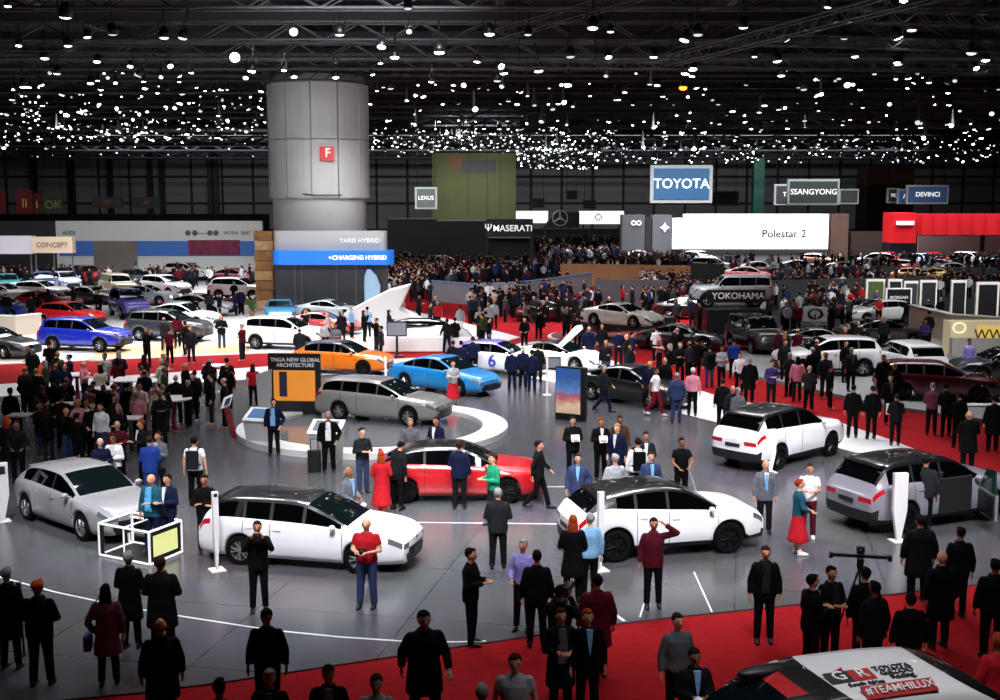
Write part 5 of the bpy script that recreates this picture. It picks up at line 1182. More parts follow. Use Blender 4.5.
 (615, 453, 200, 'front', 'sweater', 'lgrey', T, 'char', 'short', 'grey', '', 'grey haired man in light grey cardigan behind the black roof', dict(wide=1.1)),
 (638, 437, 185, 'stand', 'shirt', 'white', T, 'navy', 'short', 'dark', '', 'man in white shirt with a black backpack, back turned', dict(wide=1.05)),
 (646, 431, 0, 'front', 'jacket', 'char', T, 'black', 'short', 'dark', 's:white', 'man in charcoal suit facing the black backpack'),
 (651, 451, 10, 'stand', 'jacket', 'denim', T, 'navy', 'short', 'brown', 's:lblue', 'man in slate blue suit above the crossover bonnet'),
 (682, 437, 10, 'broom', 'tshirt', 'black', T, 'black', 'short', 'dark', '', 'man in black polo shirt holding a long white pole'),
 (766, 459, 0, 'stand', 'jacket', 'grey', T, 'dark', 'fringe', 'white', 's:white t:sky', 'white haired man in grey suit with pale blue tie'),
 (810, 463, -10, 'front', 'tshirt', 'white', T, 'maroon', 'short', 'brown', '', 'man in white shirt and maroon trousers with white shoes', dict(shoes='white')),
 (800, 478, 90, 'low', 'sweater', 'teal', 'skirt', 'red', 'short', 'red', 'f', 'woman in teal top and long red skirt with white shoes', dict(shoes='white', h=.97)),
 (926, 463, 160, 'out', 'jacket', 'char', T, 'black', 'short', 'black', '', 'man in charcoal jacket leaning into the open silver off-roader', dict(lean=10, wide=1.1)),
 (604, 364, 70, 'walk', 'jacket', 'char', T, 'navy', 'short', 'grey', '', 'man in charcoal jacket walking along the black saloon'),
 (656, 367, 60, 'walk', 'tshirt', 'white', T, 'dred', 'short', 'brown', '', 'person in white shirt and dark red trousers at the black saloon', dict(shoes='white')),
 (650, 361, 0, 'stand', 'jacket', 'navy', T, 'navy', 'cap', 'yellow', '', 'person in yellow cap and navy jacket beside the black saloon'),
 (665, 357, 0, 'stand', 'jacket', 'black', T, 'black', 'bald', 'none', '', 'bald man in black jacket behind the black saloon bonnet'),
 (677, 372, 180, 'stand', 'jacket', 'denim', T, 'denim', 'short', 'grey', '', 'grey haired man in denim blue, back turned, near the black saloon', dict(wide=1.1)),
 (693, 367, 170, 'stand', 'sweater', 'pink', T, 'black', 'short', 'white', '', 'person in pink jumper and black trousers at the white border'),
 (512, 348, 170, 'stand', 'jacket', 'navy', T, 'navy', 'short', 'grey', '', 'grey haired man in navy suit, leftmost of the navy suited group'),
 (523, 346, 180, 'stand', 'jacket', 'navy', T, 'navy', 'fringe', 'white', '', 'white haired man in navy suit amid the navy suited group'),
 (532, 349, 185, 'stand', 'jacket', 'navy', T, 'navy', 'short', 'dark', '', 'dark haired man in navy suit amid the navy suited group'),
 (538, 343, 180, 'stand', 'jacket', 'dark', T, 'dark', 'short', 'dark', '', 'dark haired man in black, rightmost of the navy suited group'),
 (473, 336, 180, 'front', 'jacket', 'navy', T, 'black', 'short', 'brown', '', 'broad man in navy jacket between the blue saloon and rally hatchback', dict(wide=1.15)),
 (453, 340, 180, 'front', 'jacket', 'dark', T, 'black', 'short', 'brown', '', 'man in black jacket behind the blue saloon windscreen'),
 (461, 340, 190, 'stand', 'sweater', 'navy', T, 'black', 'short', 'dark', '', 'person in navy jumper behind the blue saloon windscreen'),
 (447, 318, 200, 'walk', 'jacket', 'dark', T, 'navy', 'short', 'dark', '', 'man in dark jacket walking by the white counter end'),
 (455, 317, 180, 'front', 'jacket', 'black', T, 'black', 'short', 'black', '', 'man in black jacket at the white counter end'),
 (460, 305, 200, 'stand', 'shirt', 'lgrey', T, 'white', 'short', 'brown', '', 'person in pale shirt behind the white counter end'),
 # right platform and carpet
 (772, 360, 5, 'front', 'shirt', 'purple', T, 'dark', 'short', 'brown', '', 'person in violet blue shirt on the red carpet'),
 (790, 352, 200, 'front', 'jacket', 'char', T, 'black', 'short', 'grey', '', 'man in charcoal jacket next to the violet blue shirt'),
 (798, 356, 180, 'stand', 'jacket', 'pink', T, 'char', 'long', 'black', 'f', 'long black haired woman in pale pink jacket seen from behind'),
 (813, 347, 180, 'stand', 'coat', 'black', T, 'black', 'short', 'grey', '', 'grey haired man in black coat right of the pale pink jacket'),
 (854, 384, 160, 'stand', 'jacket', 'black', T, 'black', 'short', 'dark', '', 'man in black on the carpet, first left of the dark red estate'),
 (873, 385, 180, 'stand', 'jacket', 'black', T, 'black', 'short', 'brown', '', 'man in black suit, back turned, before the dark red estate'),
 (891, 374, 0, 'stand', 'jacket', 'black', T, 'black', 'short', 'black', 's:grey', 'man in black suit with grey shirt facing the carpet'),
 (897, 393, 170, 'front', 'jacket', 'dark', T, 'black', 'short', 'dark', '', 'person in dark jacket holding a white bag before the dark red estate', dict(h=.95)),
 (933, 387, 160, 'low', 'shirt', 'mauve', T, 'dark', 'short', 'grey', '', 'person in grey pink shirt bending towards the dark red estate', dict(lean=18)),
 (948, 388, 180, 'low', 'jacket', 'black', T, 'black', 'short', 'black', '', 'person in black bending towards the dark red estate', dict(lean=18)),
 (960, 392, 180, 'front', 'jacket', 'black', T, 'black', 'short', 'black', '', 'person in black at the front wheel of the dark red estate'),
 (970, 410, 180, 'fold', 'coat', 'black', T, 'black', 'bald', 'none', '', 'bald person in long black coat under the white shelf board', dict(wide=1.15)),
 (995, 395, 180, 'stand', 'coat', 'dark', T, 'black', 'short', 'black', '', 'dark figure at the hall edge beside the white shelf board', dict(wide=1.1)),
 (852, 347, 10, 'stand', 'jacket', 'char', T, 'black', 'short', 'grey', 's:grey', 'man in charcoal suit on the grey platform', {}),
 (846, 340, 30, 'stand', 'jacket', 'black', T, 'black', 'short', 'dark', '', 'man in black suit on the grey platform beside the charcoal suit', {}),
 (970, 338, 0, 'stand', 'shirt', 'lilac', T, 'dark', 'short', 'dark', '', 'man in lilac shirt in front of the beige glowing booth', {}),
 (733, 385, 20, 'stand', 'jacket', 'char', T, 'black', 'bald', 'none', '', 'bald man in charcoal jacket on the white border'),
 (738, 387, 200, 'stand', 'jacket', 'grey', T, 'black', 'short', 'grey', '', 'grey haired man in grey jacket on the white border'),
 (723, 378, 180, 'stand', 'jacket', 'dark', T, 'black', 'short', 'brown', '', 'brown haired man in dark jacket on the white border'),
 (750, 357, 180, 'stand', 'coat', 'black', T, 'black', 'short', 'grey', '', 'grey haired person in black coat on the carpet behind the white border', dict(wide=1.1)),
 (710, 345, 180, 'stand', 'jacket', 'char', T, 'denim', 'short', 'dark', '', 'person in charcoal jacket and jeans on the carpet bend'),
 (722, 345, 20, 'front', 'shirt', 'lgrey', T, 'dark', 'short', 'brown', '', 'person in pale grey shirt on the carpet bend'),
 (734, 338, 180, 'stand', 'shirt', 'blue', T, 'dark', 'short', 'dark', '', 'person in blue shirt on the carpet bend'),
 (740, 352, 0, 'stand', 'shirt', 'white', T, 'dark', 'short', 'dark', 'f', 'woman in white top on the carpet bend', dict(h=.95)),
 (697, 338, 180, 'stand', 'coat', 'black', T, 'black', 'short', 'dark', '', 'person in black coat left on the carpet bend'),
])
# things worn or held by the visitors
def lab_obj(s): return [o for o in bpy.data.objects if o.get('label') == s][0]
def backpack(who, col, lab):
    w = lab_obj(who); m = MB(); m.box(0, .235, 1.20, .32, .17, .46, bev=.06); t = tag(m.obj('backpack', cloth(COL[col])), lab, 'backpack'); t.location = w.location; t.rotation_euler = w.rotation_euler
    MB().box(0, .335, 1.10, .23, .05, .22, bev=.02).obj('front_pocket', cloth(COL[col]), t)
    for s in (1, -1): m = MB(); m.path([(s * .11, .15, 1.45), (s * .12, .0, 1.51), (s * .12, -.15, 1.40), (s * .13, -.17, 1.2), (s * .17, .05, 1.05), (s * .13, .17, 1.05)], .018); m.obj('strap', cloth(COL[col]), t)
backpack('man in white shirt with a grey backpack seen from behind', 'char', 'charcoal grey backpack on the man in white shirt near the silver hatchback')
backpack('man in white shirt with a black backpack, back turned', 'black', 'black backpack on the man in white shirt behind the black roof')
backpack('person in charcoal jacket and jeans on the carpet bend', 'black', 'black backpack on the person in jeans on the carpet bend')
def held(who, name, cat, lab, off, mk):
    w = lab_obj(who); t = thing(name, lab, cat, (0, 0, 0)); mk(t); v = Matrix.Rotation(w.rotation_euler.z, 3, 'Z') @ Vector(off); t.location = w.location + v; t.rotation_euler = w.rotation_euler
def camera_mk(t): MB().box(0, 0, 0, .14, .07, .1, bev=.01).obj('camera_body', black, t); MB().tube((0, -.03, 0), (0, -.13, 0), .04, .035, 12).obj('lens', black, t)
def phone_mk(t): MB().box(0, 0, 0, .075, .012, .15).obj('phone_body', black, t); MB().box(0, .007, 0, .068, .003, .135).obj('screen', mat('phone_screen', 'a8c4e0', .2, emit=.6), t)
def paper_mk(t): m = MB(); m.slab([(-.12, 0, -.08), (.12, 0, -.08), (.12, .1, .1), (-.12, .1, .1)], (0, .006, .0)); m.obj('sheet', white, t)
held('man in black holding a camera before the white estate car', 'camera', 'camera', 'black camera held up by the man in black', (0, -.30, 1.56), camera_mk)
held('camera operator in dark clothes filming among the carpet group', 'video_camera', 'camera', 'black video camera held by the camera operator', (0, -.32, 1.58), lambda t: (MB().box(0, 0, 0, .14, .3, .16, bev=.02).obj('camera_body', black, t), MB().tube((0, -.15, 0), (0, -.3, 0), .06, .07, 12).obj('lens', black, t), MB().tube((0, .1, .12), (0, -.12, .12), .015, n=6).obj('top_handle', black, t)))
held('bald man in red shirt and blue jeans before the white estate car', 'camera', 'camera', 'black camera held by the bald man in red shirt', (0, -.31, 1.2), camera_mk)
held('man in charcoal jumper and jeans looking down at a phone', 'mobile_phone', 'phone', 'phone held by the man in charcoal jumper and jeans', (0, -.34, 1.22), phone_mk)
held('man in dark jacket reading papers near the photo display', 'paper_sheet', 'paper', 'white paper held by the man near the photo display', (0, -.36, 1.2), paper_mk)
held('red haired man in black jacket and white shirt reading papers', 'paper_sheet', 'paper', 'white paper held by the red haired man in black jacket', (0, -.36, 1.2), paper_mk)
held('person in dark jacket holding a white bag before the dark red estate', 'paper_bag', 'bag', 'white bag held before the dark red estate', (.05, -.38, 1.1), lambda t: MB().box(0, 0, 0, .4, .15, .34).obj('bag_body', white, t))
def handbag_mk(t): MB().box(0, 0, 0, .12, .3, .24, bev=.03).obj('bag_body', mat('bag_blue', '24307c'), t); m = MB(); m.path([(0, -.1, .1), (-.04, -.06, .45), (-.2, -.1, .75), (-.3, .0, .8)], .012); m.obj('strap', white, t)
held('woman with long dark hair in mauve coat seen from behind', 'shoulder_bag', 'bag', 'blue shoulder bag hanging beside the woman in mauve coat', (.30, 0, .75), handbag_mk)
def case_mk(t): MB().box(0, 0, .32, .38, .24, .6, bev=.05).obj('case_body', black, t); m = MB(); m.path([(-.1, 0, .6), (-.1, 0, .95), (.1, 0, .95), (.1, 0, .6)], .014); m.obj('pull_handle', black, t)
held('grey haired man in black jacket with open white shirt', 'trolley_case', 'suitcase', 'black trolley case beside the grey haired man in open white shirt', (-.42, .1, 0), case_mk)
# ---- denser groups: every member single, one shared description per look and place
rnd = random.Random(11)
DARKS = ['black', 'black', 'dark', 'dark', 'char', 'navy', 'black', 'char']
def cluster(x0, x1, y0, y1, n, place, pal, grp, faces=(180, 0, 160, 200, 90, 270), slope=0.0, mind=.42, z=0, seated=False):
    done = []; tries = 0
    while len(done) < n and tries < n * 40:
        tries += 1
        x = rnd.uniform(x0, x1); y = rnd.uniform(y0, y1) + slope * (x - x0); p = H(x, y, 1.75, z)
        if any((p - q).length < mind for q in done): continue
        if any((p.xy - q.xy).length < .35 for q in ALLP) or blocked(p): continue
        done.append(p); ALLP.append(p)
        tc = rnd.choice(pal); pose = rnd.choice(['stand', 'front', 'stand', 'fold', 'pocket', 'low', 'cam' if tc == 'black' else 'phone']); top = rnd.choice(['jacket', 'jacket', 'coat', 'sweater', 'shirt'] if tc in DARKS else ['shirt', 'sweater', 'tshirt'])
        cn = dict(black='black', dark='near black', char='charcoal', navy='navy', white='white', lgrey='pale grey', red='red', pink='pink', olive='olive', blue='blue', maroon='maroon', tan='tan', cream='cream', green='green', grey='grey', denim='denim blue', purple='purple', brown='brown', orange='orange', yellow='yellow', lblue='pale blue', mauve='mauve', beige='beige', sky='sky blue', khaki='khaki', lilac='lilac')[tc]
        person(p, rnd.choice(faces) + rnd.uniform(-25, 25), pose, top, tc, T, rnd.choice(['black', 'dark', 'black', 'denim', 'char']), rnd.choice(['short', 'short', 'short', 'fringe', 'long']), rnd.choice(['brown', 'black', 'dark', 'grey', 'blond']), '',
               'person in %s clothes %s' % (cn, place), grp + ', ' + cn, rnd.uniform(.94, 1.04), rnd.uniform(.98, 1.1), 0, fine=False)
BOX = []
for o in list(bpy.data.objects):
    if o.get('category') == 'car' and not o.get('seen_box'):
        L_, W_c = 4.5, 1.85
        BOX.append((o.location.x, o.location.y, o.rotation_euler.z))
def blocked(p):
    for a, b in WALLS:
        d = b - a; u = max(0, min(1, (p - a).dot(d) / d.length_squared)); 
        if (a + d * u - p).xy.length < .6: return True
    for x, y, a in BOX:
        dx, dy = p.x - x, p.y - y; u = dx * math.cos(a) + dy * math.sin(a); v = -dx * math.sin(a) + dy * math.cos(a)
        if abs(u) < 2.6 and abs(v) < 1.2: return True
    for x, y, r in DISC:
        if (p.x - x) ** 2 + (p.y - y) ** 2 < r * r: return True
    return False
RP = bpy.data.objects['ramp'].location
DISC = [(RP.x + 1.4, RP.y + 1.1, 3.4), (CP.x, CP.y, 3.0), (LP.x, LP.y, 2.8)] + [(o.location.x, o.location.y, .5) for o in bpy.data.objects if o.get('category') in ('table', 'totem', 'kiosk', 'display', 'tower')]
ALLP = [o.location.copy() for o in bpy.data.objects if o.get('category') == 'person']
W = ['white', 'lgrey', 'cream']
cluster(24, 62, 362, 405, 9, 'standing left in the bar table crowd', ['black', 'dark', 'char', 'maroon'], 'left part of the bar table crowd')
cluster(40, 80, 352, 366, 6, 'behind the bar table crowd below the blue crossover', ['dark', 'navy', 'olive', 'mauve'], 'back of the bar table crowd')
cluster(62, 108, 372, 410, 12, 'in the middle of the bar table crowd', ['black', 'black', 'dark', 'maroon', 'pink', 'white'], 'middle of the bar table crowd')
cluster(82, 168, 352, 368, 12, 'along the white stage edge at the bar tables', ['pink', 'cream', 'grey', 'olive', 'navy', 'char', 'lgrey', 'maroon'], 'bar table guests by the stage edge')
cluster(108, 165, 368, 400, 11, 'right in the bar table crowd near the cream table', ['black', 'dark', 'khaki', 'lgrey', 'cream', 'pink', 'char'], 'right part of the bar table crowd')
cluster(165, 255, 356, 378, 13, 'in the dark group left of the picture board', ['black', 'black', 'dark', 'char', 'red', 'black'], 'dark group left of the picture board', mind=.5)
cluster(30, 52, 338, 350, 4, 'in front of the tail of the blue crossover', ['black', 'dark', 'navy'], 'people at the blue crossover tail')
cluster(140, 245, 314, 330, 8, 'around the dark grey crossover', ['black', 'dark', 'char', 'maroon', 'navy'], 'people around the dark grey crossover')
cluster(250, 350, 308, 328, 7, 'around the pearl white crossover', ['black', 'dark', 'char', 'maroon', 'lgrey', 'grey'], 'people around the pearl white crossover')
cluster(345, 395, 294, 326, 6, 'near the white ramp wedge', ['lblue', 'char', 'black', 'grey'], 'people near the white ramp')
cluster(395, 440, 292, 303, 5, 'behind the white concept vehicle', ['black', 'char', 'red', 'dark'], 'people behind the white concept vehicle')
cluster(466, 590, 298, 318, 17, 'on the red carpet before the curved barrier', DARKS + ['grey', 'olive', 'lgrey'], 'carpet visitors before the curved barrier')
cluster(470, 600, 282, 298, 12, 'close to the curved grey barrier', DARKS + ['cream'], 'visitors along the curved barrier')
cluster(585, 700, 318, 345, 14, 'on the carpet in front of the white coupe', DARKS + ['maroon', 'mauve', 'white'], 'carpet visitors before the white coupe')
cluster(596, 690, 276, 300, 10, 'behind the white coupe plinth', DARKS + ['mauve', 'red'], 'visitors behind the white coupe')
cluster(770, 890, 312, 340, 12, 'around the emblem board', DARKS + ['grey', 'maroon'], 'visitors around the emblem board')
cluster(830, 880, 283, 300, 6, 'in the red dressed row behind the grey shelf wall', ['red', 'red', 'maroon', 'purple'], 'red dressed row')
cluster(905, 1000, 288, 318, 6, 'near the framed panels', ['black', 'purple', 'white', 'char'], 'visitors near the framed panels')
cluster(800, 900, 352, 372, 5, 'on the grey platform floor', ['black', 'char', 'dark'], 'visitors on the grey platform')
cluster(0, 255, 280, 294, 16, 'in front of the long white wall', DARKS + ['blue'], 'visitors before the long white wall')
print('PEOPLE', NPEOPLE)
# ---- the rest of the crowd far away: beyond counting, one object of small figures
def crowd(name, lab, zones, n, seed, cols):
    r = random.Random(seed); m = MB(); pal = [cloth(c) for c in cols]; skin = mat('skin_c98f72', 'c98f72', .55)
    for _ in range(n):
        x0, x1, y0, y1 = r.choice(zones); p = G(r.uniform(x0, x1), r.uniform(y0, y1)); 
        if blocked(p) or any((p.xy - q.xy).length < .6 for q in ALLP): continue
        h = r.uniform(.93, 1.06); a = r.uniform(0, 6.28); c, s = math.cos(a), math.sin(a); m.mi = 0
        o = len(m.v)
        m.mi = 1 + r.randrange(len(cols)); m.rings([(0, 0, .82, .17, .12), (0, 0, 1.15, .19, .13), (0, 0, 1.40, .22, .13), (0, 0, 1.5, .07, .06)], 6)
        for q in (1, -1): m.tube((q * .24, 0, 1.40), (q * .27, -.04, 1.1), .055, .045, 5); m.tube((q * .27, -.04, 1.1), (q * .2, -.2, .98), .045, .04, 5)
        m.mi = 1 + r.choice([0, 1, 0]);
        for q in (1, -1): m.tube((q * .09, 0, .88), (q * .12, 0, .02), .09, .06, 5)
        m.mi = 0; m.ell((0, 0, 1.63), .08, .1, .12, 6, 4); m.mi = 1 + r.choice([0, 1, 0]); m.ell((0, .02, 1.67), .09, .1, .1, 6, 4)
        for i in range(o, len(m.v)):
            v = m.v[i]; m.v[i] = (p.x + (v[0] * c - v[1] * s) * h, p.y + (v[0] * s + v[1] * c) * h, v[2] * h + p.z - .03)
    o = m.obj(name, [skin] + pal, None, False); tag(o, lab, 'crowd', None, 'stuff'); return o
mix = ['0b0b0d', '16171b', '24262b', '0b0b0d', '141a30', '46484c', '1c1d20', '0f1013', '9a9a9c', '16171b', 'd8d8d8', '5a1420', '24305c', '2c2e33']
crowd('crowd', 'dense crowd of small distant visitors in the rear half of the hall', [(395, 600, 269, 292), (536, 620, 246, 275), (620, 690, 265, 275), (690, 1000, 265, 282), (770, 1000, 282, 300), (690, 860, 300, 335), (640, 700, 285, 315), (850, 1000, 266, 276), (536, 615, 243, 262), (388, 435, 266, 305), (388, 530, 269, 285), (470, 600, 300, 325), (0, 262, 282, 290)], 1500, 5, mix)
cxp = bpy.data.objects['clad_column'].location
# ---------------------------------------------------------------- ceiling rig
tr = mat('truss_metal', '55575a', .5, .6, noise=.1); trd = mat('truss_dark', '3a3c40', .6)
def truss(name, lab, a, b, w, m, grp=None, step=None, r=.03):
    a, b = Vector(a), Vector(b); t = thing(name, lab, 'truss', a, 0, grp); d = b - a; L = d.length; d /= L; n = Vector((-d.y, d.x, 0)).normalized() * w / 2; u = Vector((0, 0, w))
    ch = MB(); la = MB()
    for o in (n, -n, n + u, -n + u): ch.tube(o, o + d * L, r, n=5)
    k = 0; s = step or w * 1.2; x = 0
    while x + s <= L:
        p, q = d * x, d * (x + s)
        for o in (n, -n):
            la.tube(p + o + (u if k % 2 else Vector()), q + o + (Vector() if k % 2 else u), r * .6, n=4)
        la.tube(p + n + u * (k % 2), q - n + u * (k % 2), r * .6, n=4)
        x += s; k += 1
    ch.obj('chords', m, t); la.obj('lattice', m, t)
    for q in (.1, .5, .9): p = d * L * q + u; MB().tube(p, (p.x, p.y, 20.96 - a.z), .025, n=4).obj('suspension_cable', black, t)
    return t
for i, (pa, pb, w, lb) in enumerate([(P(670, 66, 62), P(955, -5, 40), .5, 'bright diagonal lighting truss high at the right'), (P(690, 66, 64), P(1300, 82, 63), .45, 'bright cross truss, lowest of the three at the right'),
    (P(765, 45, 53), P(1300, 62, 52), .45, 'bright cross truss, middle of the three at the right'), (P(845, 22, 47), P(1300, 38, 46), .45, 'bright cross truss, highest of the three at the right')]):
    truss('lighting_truss', lb, pa, pb, w, tr)
truss('lighting_truss', 'long slim pale truss high across the left half', P(-60, 49, 56), P(190, 54, 55), .3, tr)
truss('lighting_truss', 'slim slanting truss above the hall centre', P(500, 40, 60), P(640, 0, 52), .5, trd)
truss('lighting_truss', 'long slim truss across the hall centre', P(500, 67, 62), P(690, 69, 62), .3, tr)
ROWS = []
Yr = 46
while Yr < 262:
    z = 15.9 + .9 * math.sin(Yr * .7); ROWS.append((Yr, z)); Yr += 5 + Yr * .065
ordn = ['front', 'second', 'third', 'fourth', 'fifth', 'sixth', 'seventh', 'eighth', 'ninth', 'tenth', 'eleventh', 'twelfth', 'thirteenth', 'fourteenth', 'fifteenth', 'sixteenth', 'seventeenth', 'eighteenth', 'nineteenth', 'twentieth']
for i, (Y, z) in enumerate(ROWS):
    X = Y * .5; truss('roof_truss', 'dark roof truss across the whole hall, %s row from the camera end' % ordn[i], (-X, Y, z), (X, Y, z), .7 + Y * .003, trd, step=1.6 if Y < 100 else 3, r=.05 + Y * .0003)
for i, x in enumerate(range(-98, 99, 14)):
    t = tag(MB().box(0, 135, 19.8, .5, 268, .9).obj('trim_roof_beam', trd, None, loc=(x, 0, 0)), kind='structure')
for i, Y in enumerate(range(48, 265, 9)):
    t = tag(MB().box(0, 0, 18.6, 290, .4, .7).obj('trim_cross_beam', mat('beam_grey', '2c2d2f', .7), None, loc=(0, Y, 0)), kind='structure')
# spotlights: can, yoke and glowing lens
LM = [emi('lamp_glow', 'ffffff', 14), emi('lamp_glow_soft', 'e8eef4', 3), emi('lamp_glow_dim', 'd8dce0', .9)]
def spot_meshes(rr):
    c = MB(); c.rings([(0, 0, 0, rr, rr), (0, 0, rr * 1.1, rr * 1.02, rr * 1.02), (0, 0, rr * 2.0, rr * .55, rr * .55), (0, 0, rr * 2.2, rr * .3, rr * .3)], 14)
    ls = []
    for lm in LM:
        l = MB(); l.rings([(0, 0, -rr * .28, rr * .35, rr * .35), (0, 0, -rr * .18, rr * .7, rr * .7), (0, 0, .0, rr * .9, rr * .9), (0, 0, .01, rr * .85, rr * .85)], 14); ls.append(l.mesh('lens', lm, True))
    y = MB(); y.tube((rr * 1.15, 0, rr), (rr * 1.15, 0, rr * 3.2), .02, n=4); y.tube((-rr * 1.15, 0, rr), (-rr * 1.15, 0, rr * 3.2), .02, n=4); y.tube((-rr * 1.15, 0, rr * 3.2), (rr * 1.15, 0, rr * 3.2), .02, n=4); y.tube((0, 0, rr * 3.2), (0, 0, rr * 3.2 + .5), .03, n=4)
    return c.mesh('spotlight', black, True), ls, y.mesh('yoke', black)
SM = spot_meshes(.17); rl = random.Random(3); NS = 0; rest = []
for i, (Y, z) in enumerate(ROWS):
    n = 27 if Y < 70 else 24 if Y < 110 else 30
    for k in range(n):
        X = Y * .46 * (2 * (k + rl.random()) / n - 1)
        if abs(X - cxp.x) < 5.2 and abs(Y - cxp.y) < 5: continue
        zz = z - .25 - rl.choice([0, 0, .5, 1.3]) * rl.random()
        tilt = rl.choice([.1, .2, .3, .9]) * (rl.random() * 1.4); az = rl.random() * 6.28
        if NS < 300 and Y < 150:
            t = link('spotlight', SM[0], None, (X, Y + rl.uniform(-1.5, 1.5), zz - .7)); t.rotation_euler = (tilt * .9, 0, az) if rl.random() < .7 else (-tilt, 0, rl.uniform(-.4, .4))
            s = rl.uniform(.8, 1.5); t.scale = (s, s, s)
            tag(t, 'black spotlight with glowing white lens on the %s roof truss row' % ordn[i], 'spotlight', 'spotlights on the %s roof truss row' % ordn[i])
            link('lens', SM[1][rl.choice([0, 0, 0, 1, 1, 2])], t); link('yoke', SM[2], t); NS += 1
        else: rest.append((X, Y + rl.uniform(-2, 2), zz - .9 + (1.8 if Y > 150 else 0), tilt, az))
def many(name, lab, pts, seed, size=.2):
    m = MB(); r = random.Random(seed)
    for X, Y, z, tl, az in pts:
        s = size * r.uniform(.6, 1.3); m.mi = 0; m.rings([(X, Y, z, s, s), (X, Y, z + s * 2.4, s * .5, s * .5), (X, Y, z + s * 2.6 + .6, .03, .03)], 6)
        m.mi = r.choice([1, 1, 2, 2, 3, 3]); m.ell((X + math.sin(az) * tl * s, Y - s * .3, z), s * .8, s * .8, s * r.uniform(.2, .8), 6, 4)
    return tag(m.obj(name, [black] + LM), lab, 'spotlights', None, 'stuff')
def spread(n, x0, x1, y0, y1, Y0, Y1):
    o = []
    while len(o) < n:
        Y = rl.uniform(Y0, Y1); x = rl.uniform(x0, x1); q = P(x, rl.uniform(y0, y1), Y)
        if 262 < x < 372 and Y > 80: continue
        if 430 < x < 518 and q.z < 14.4 and Y > 170: continue
        o.append((q.x, Y, q.z, .3, rl.random() * 6))
    return o
many('spotlight_field', 'countless small spotlights massed on the farther roof trusses', [q for q in rest if abs(q[0] - cxp.x * q[1] / cxp.y) > 4.2 * q[1] / cxp.y or q[1] < 80] + spread(230, -10, 1010, 70, 150, 70, 150), 9, .17)
many('spotlight_field', 'band of tiny bright lamps low above the rear centre stands', spread(240, 372, 620, 128, 153, 130, 168) + spread(130, 515, 600, 146, 169, 130, 190), 10, .16)
many('spotlight_field', 'band of tiny bright lamps low above the rear right stands', spread(210, 600, 1010, 140, 163, 150, 250), 12, .19)
many('spotlight_field', 'band of tiny bright lamps low above the rear left stands', spread(430, -10, 262, 90, 141, 100, 230), 13, .17)
t = link('spotlight', SM[0], None, (P(683, 88, 60).x, 60, P(683, 88, 60).z)); tag(t, 'single warm orange glowing spotlight above the big blue sign', 'spotlight'); link('lens', MB().ell((0, 0, 0), .2, .2, .12, 12, 6).mesh('lens', emi('lamp_orange', 'ff7a20', 6)), t); link('yoke', SM[2], t)
# ring truss on the column
cxp = bpy.data.objects['clad_column'].location; t = thing('ring_truss', 'dark ring truss with lamps around the top of the grey column', 'truss', (cxp.x, cxp.y, P(0, 86, Yc).z)); m = MB()
for z in (.1, .9):
    for k in range(24): a0, a1 = 2 * PI * k / 24, 2 * PI * (k + 1) / 24; m.tube(((R1 + .3) * math.cos(a0), (R1 + .3) * math.sin(a0), z), ((R1 + .3) * math.cos(a1), (R1 + .3) * math.sin(a1), z), .06, n=5)
for k in range(24): a0, a1 = 2 * PI * k / 24, 2 * PI * (k + 1) / 24; m.tube(((R1 + .3) * math.cos(a0), (R1 + .3) * math.sin(a0), .1), ((R1 + .3) * math.cos(a1), (R1 + .3) * math.sin(a1), .9), .035, n=4)
m.obj('ring', trd, t)
# ---------------------------------------------------------------- light
def area(x, y, z, sx, sy, e, tx=None, spread=120, col=(.965, .95, 1), name='stage_and_fill_light'):
    l = bpy.data.lights.new(name, 'AREA'); l.shape = 'RECTANGLE'; l.size = sx; l.size_y = sy; l.energy = e; l.color = col; l.spread = math.radians(spread)
    o = link(name, l, None, (x, y, z))
    if tx: d = Vector(tx) - o.location; o.rotation_euler = d.to_track_quat('-Z', 'Y').to_euler()
    return o
E = .11
def over(px, py, w, d, e, spread=80, dz=14, back=4):
    p = G(px, py); area(p.x, p.y + back, dz, w, d, e * E, (p.x, p.y, 0), spread)
def face(px, py, w, e, spread=60, dz=13.5, back=11):  # front fill lamps, added to brighten sides turned to the camera
    p = G(px, py); area(p.x, p.y - back, dz, w, 1, e * E * .4, (p.x, p.y, .6), spread)
over(80, 520, 3, 2, 2400, 70); over(310, 550, 5, 2, 3000, 70); over(660, 545, 5, 2, 3000, 70); over(455, 495, 5, 2, 3000, 70)
face(75, 525, 3, 4200, 40); face(310, 560, 5, 6500, 45); face(665, 555, 5, 6500, 45); face(455, 500, 5, 6000, 45); face(780, 465, 5, 6500, 45); face(925, 525, 5, 6000, 45); face(380, 430, 5, 5500, 50)
face(345, 376, 5, 6000, 50); face(440, 390, 5, 7000, 50); face(560, 370, 5, 8000, 50); face(630, 405, 4, 4500, 50); face(120, 390, 9, 4000, 60)
over(910, 515, 5, 2, 2200, 70); over(775, 450, 4, 2, 2600, 70); over(375, 425, 6, 3, 3400, 70); over(600, 430, 6, 2, 1500, 80)
over(340, 375, 8, 2, 4200, 80); over(480, 378, 8, 2, 4500, 80); over(600, 375, 8, 2, 5500, 80)
over(120, 400, 10, 4, 3400, 90); over(60, 350, 14, 4, 12000, 90); over(200, 335, 14, 4, 13000, 90); over(340, 325, 14, 4, 13000, 90); over(450, 335, 10, 4, 8000, 90)
face(120, 345, 16, 20000, 70, back=14); face(320, 345, 12, 9000, 50, back=14)
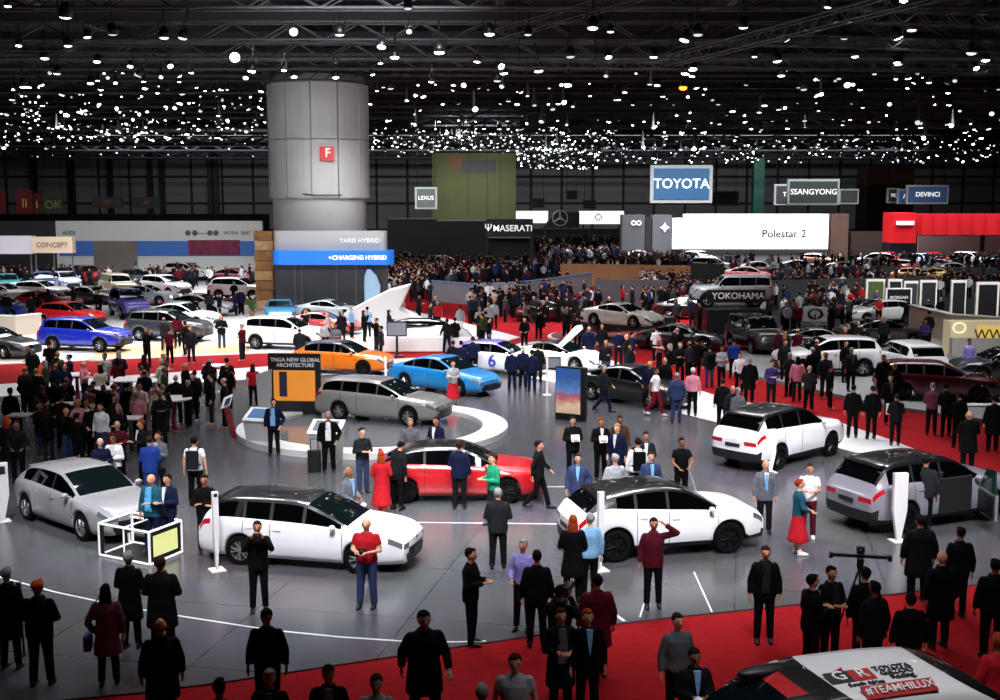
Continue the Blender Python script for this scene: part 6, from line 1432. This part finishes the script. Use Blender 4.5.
over(640, 320, 12, 4, 9000, 80); face(625, 325, 8, 14000, 50); over(750, 410, 10, 3, 3600, 80); over(930, 400, 12, 3, 3000, 90); over(860, 345, 16, 3, 4500, 90); face(900, 370, 10, 7000, 60)
over(60, 295, 40, 4, 26000, 100, back=2); over(200, 290, 30, 4, 18000, 100, back=2); over(880, 265, 60, 4, 130000, 110, back=0); over(880, 285, 40, 4, 26000, 110, back=0); over(520, 262, 40, 4, 40000, 110, back=0); over(740, 262, 40, 4, 50000, 110, back=0); face(510, 300, 26, 26000, 60, back=16); face(700, 290, 30, 16000, 60, back=16); face(940, 312, 24, 26000, 60, back=18)
area(14, 70, 15.5, 40, 2, 70, (16, 94, 8.6), 60, name='sign_fill')  # unseen lamp added to brighten the hanging signs
face(190, 285, 50, 26000, 90, back=16)
area(cxp.x + 8, cxp.y - 40, 15.5, 8, 2, 650, (cxp.x, cxp.y, 11), 50)  # added lamp, evens out the brightness of the column
area(P(90, 200, 190).x, 190, 18, 60, 2, 1300, (P(90, 200, 215).x, 216, 8), 90, name='banner_fill')  # added fill so the far left banners show up
area(0, 215, 19, 150, 2, 15000, (0, 275, 9), 120, name='back_wall_fill')  # wide lamp added to lift the dark back wall
area(P(475, 180, 160).x, 148, 17, 10, 2, 900, (P(475, 180, 175).x, 175, 9), 60)  # added lamp brightening the olive block
over(200, 690, 16, 2, 500, 100, back=4); over(620, 670, 16, 2, 1300, 100, back=2); face(860, 780, 5, 1600, 60, back=3, dz=11)
for Y in (70, 130, 200): area(0, Y, 9.5, 150, 20, 480, (0, Y + .01, 19), 170)   # added unseen uplights in mid-air, imitating bounce from the lit stands
w = bpy.data.worlds.new('hall_dark'); S.world = w; w.use_nodes = True; w.node_tree.nodes['Background'].inputs[0].default_value = (.02, .02, .022, 1)
vs_ = S.view_settings; vs_.view_transform = 'Standard'; vs_.look = 'None'; vs_.gamma = 1; vs_.exposure = 0; vs_.use_curve_mapping = False
S.cycles.max_bounces = 5; S.cycles.diffuse_bounces = 2; S.cycles.glossy_bounces = 3; S.cycles.use_denoising = True
S.cycles.sample_clamp_indirect = 6
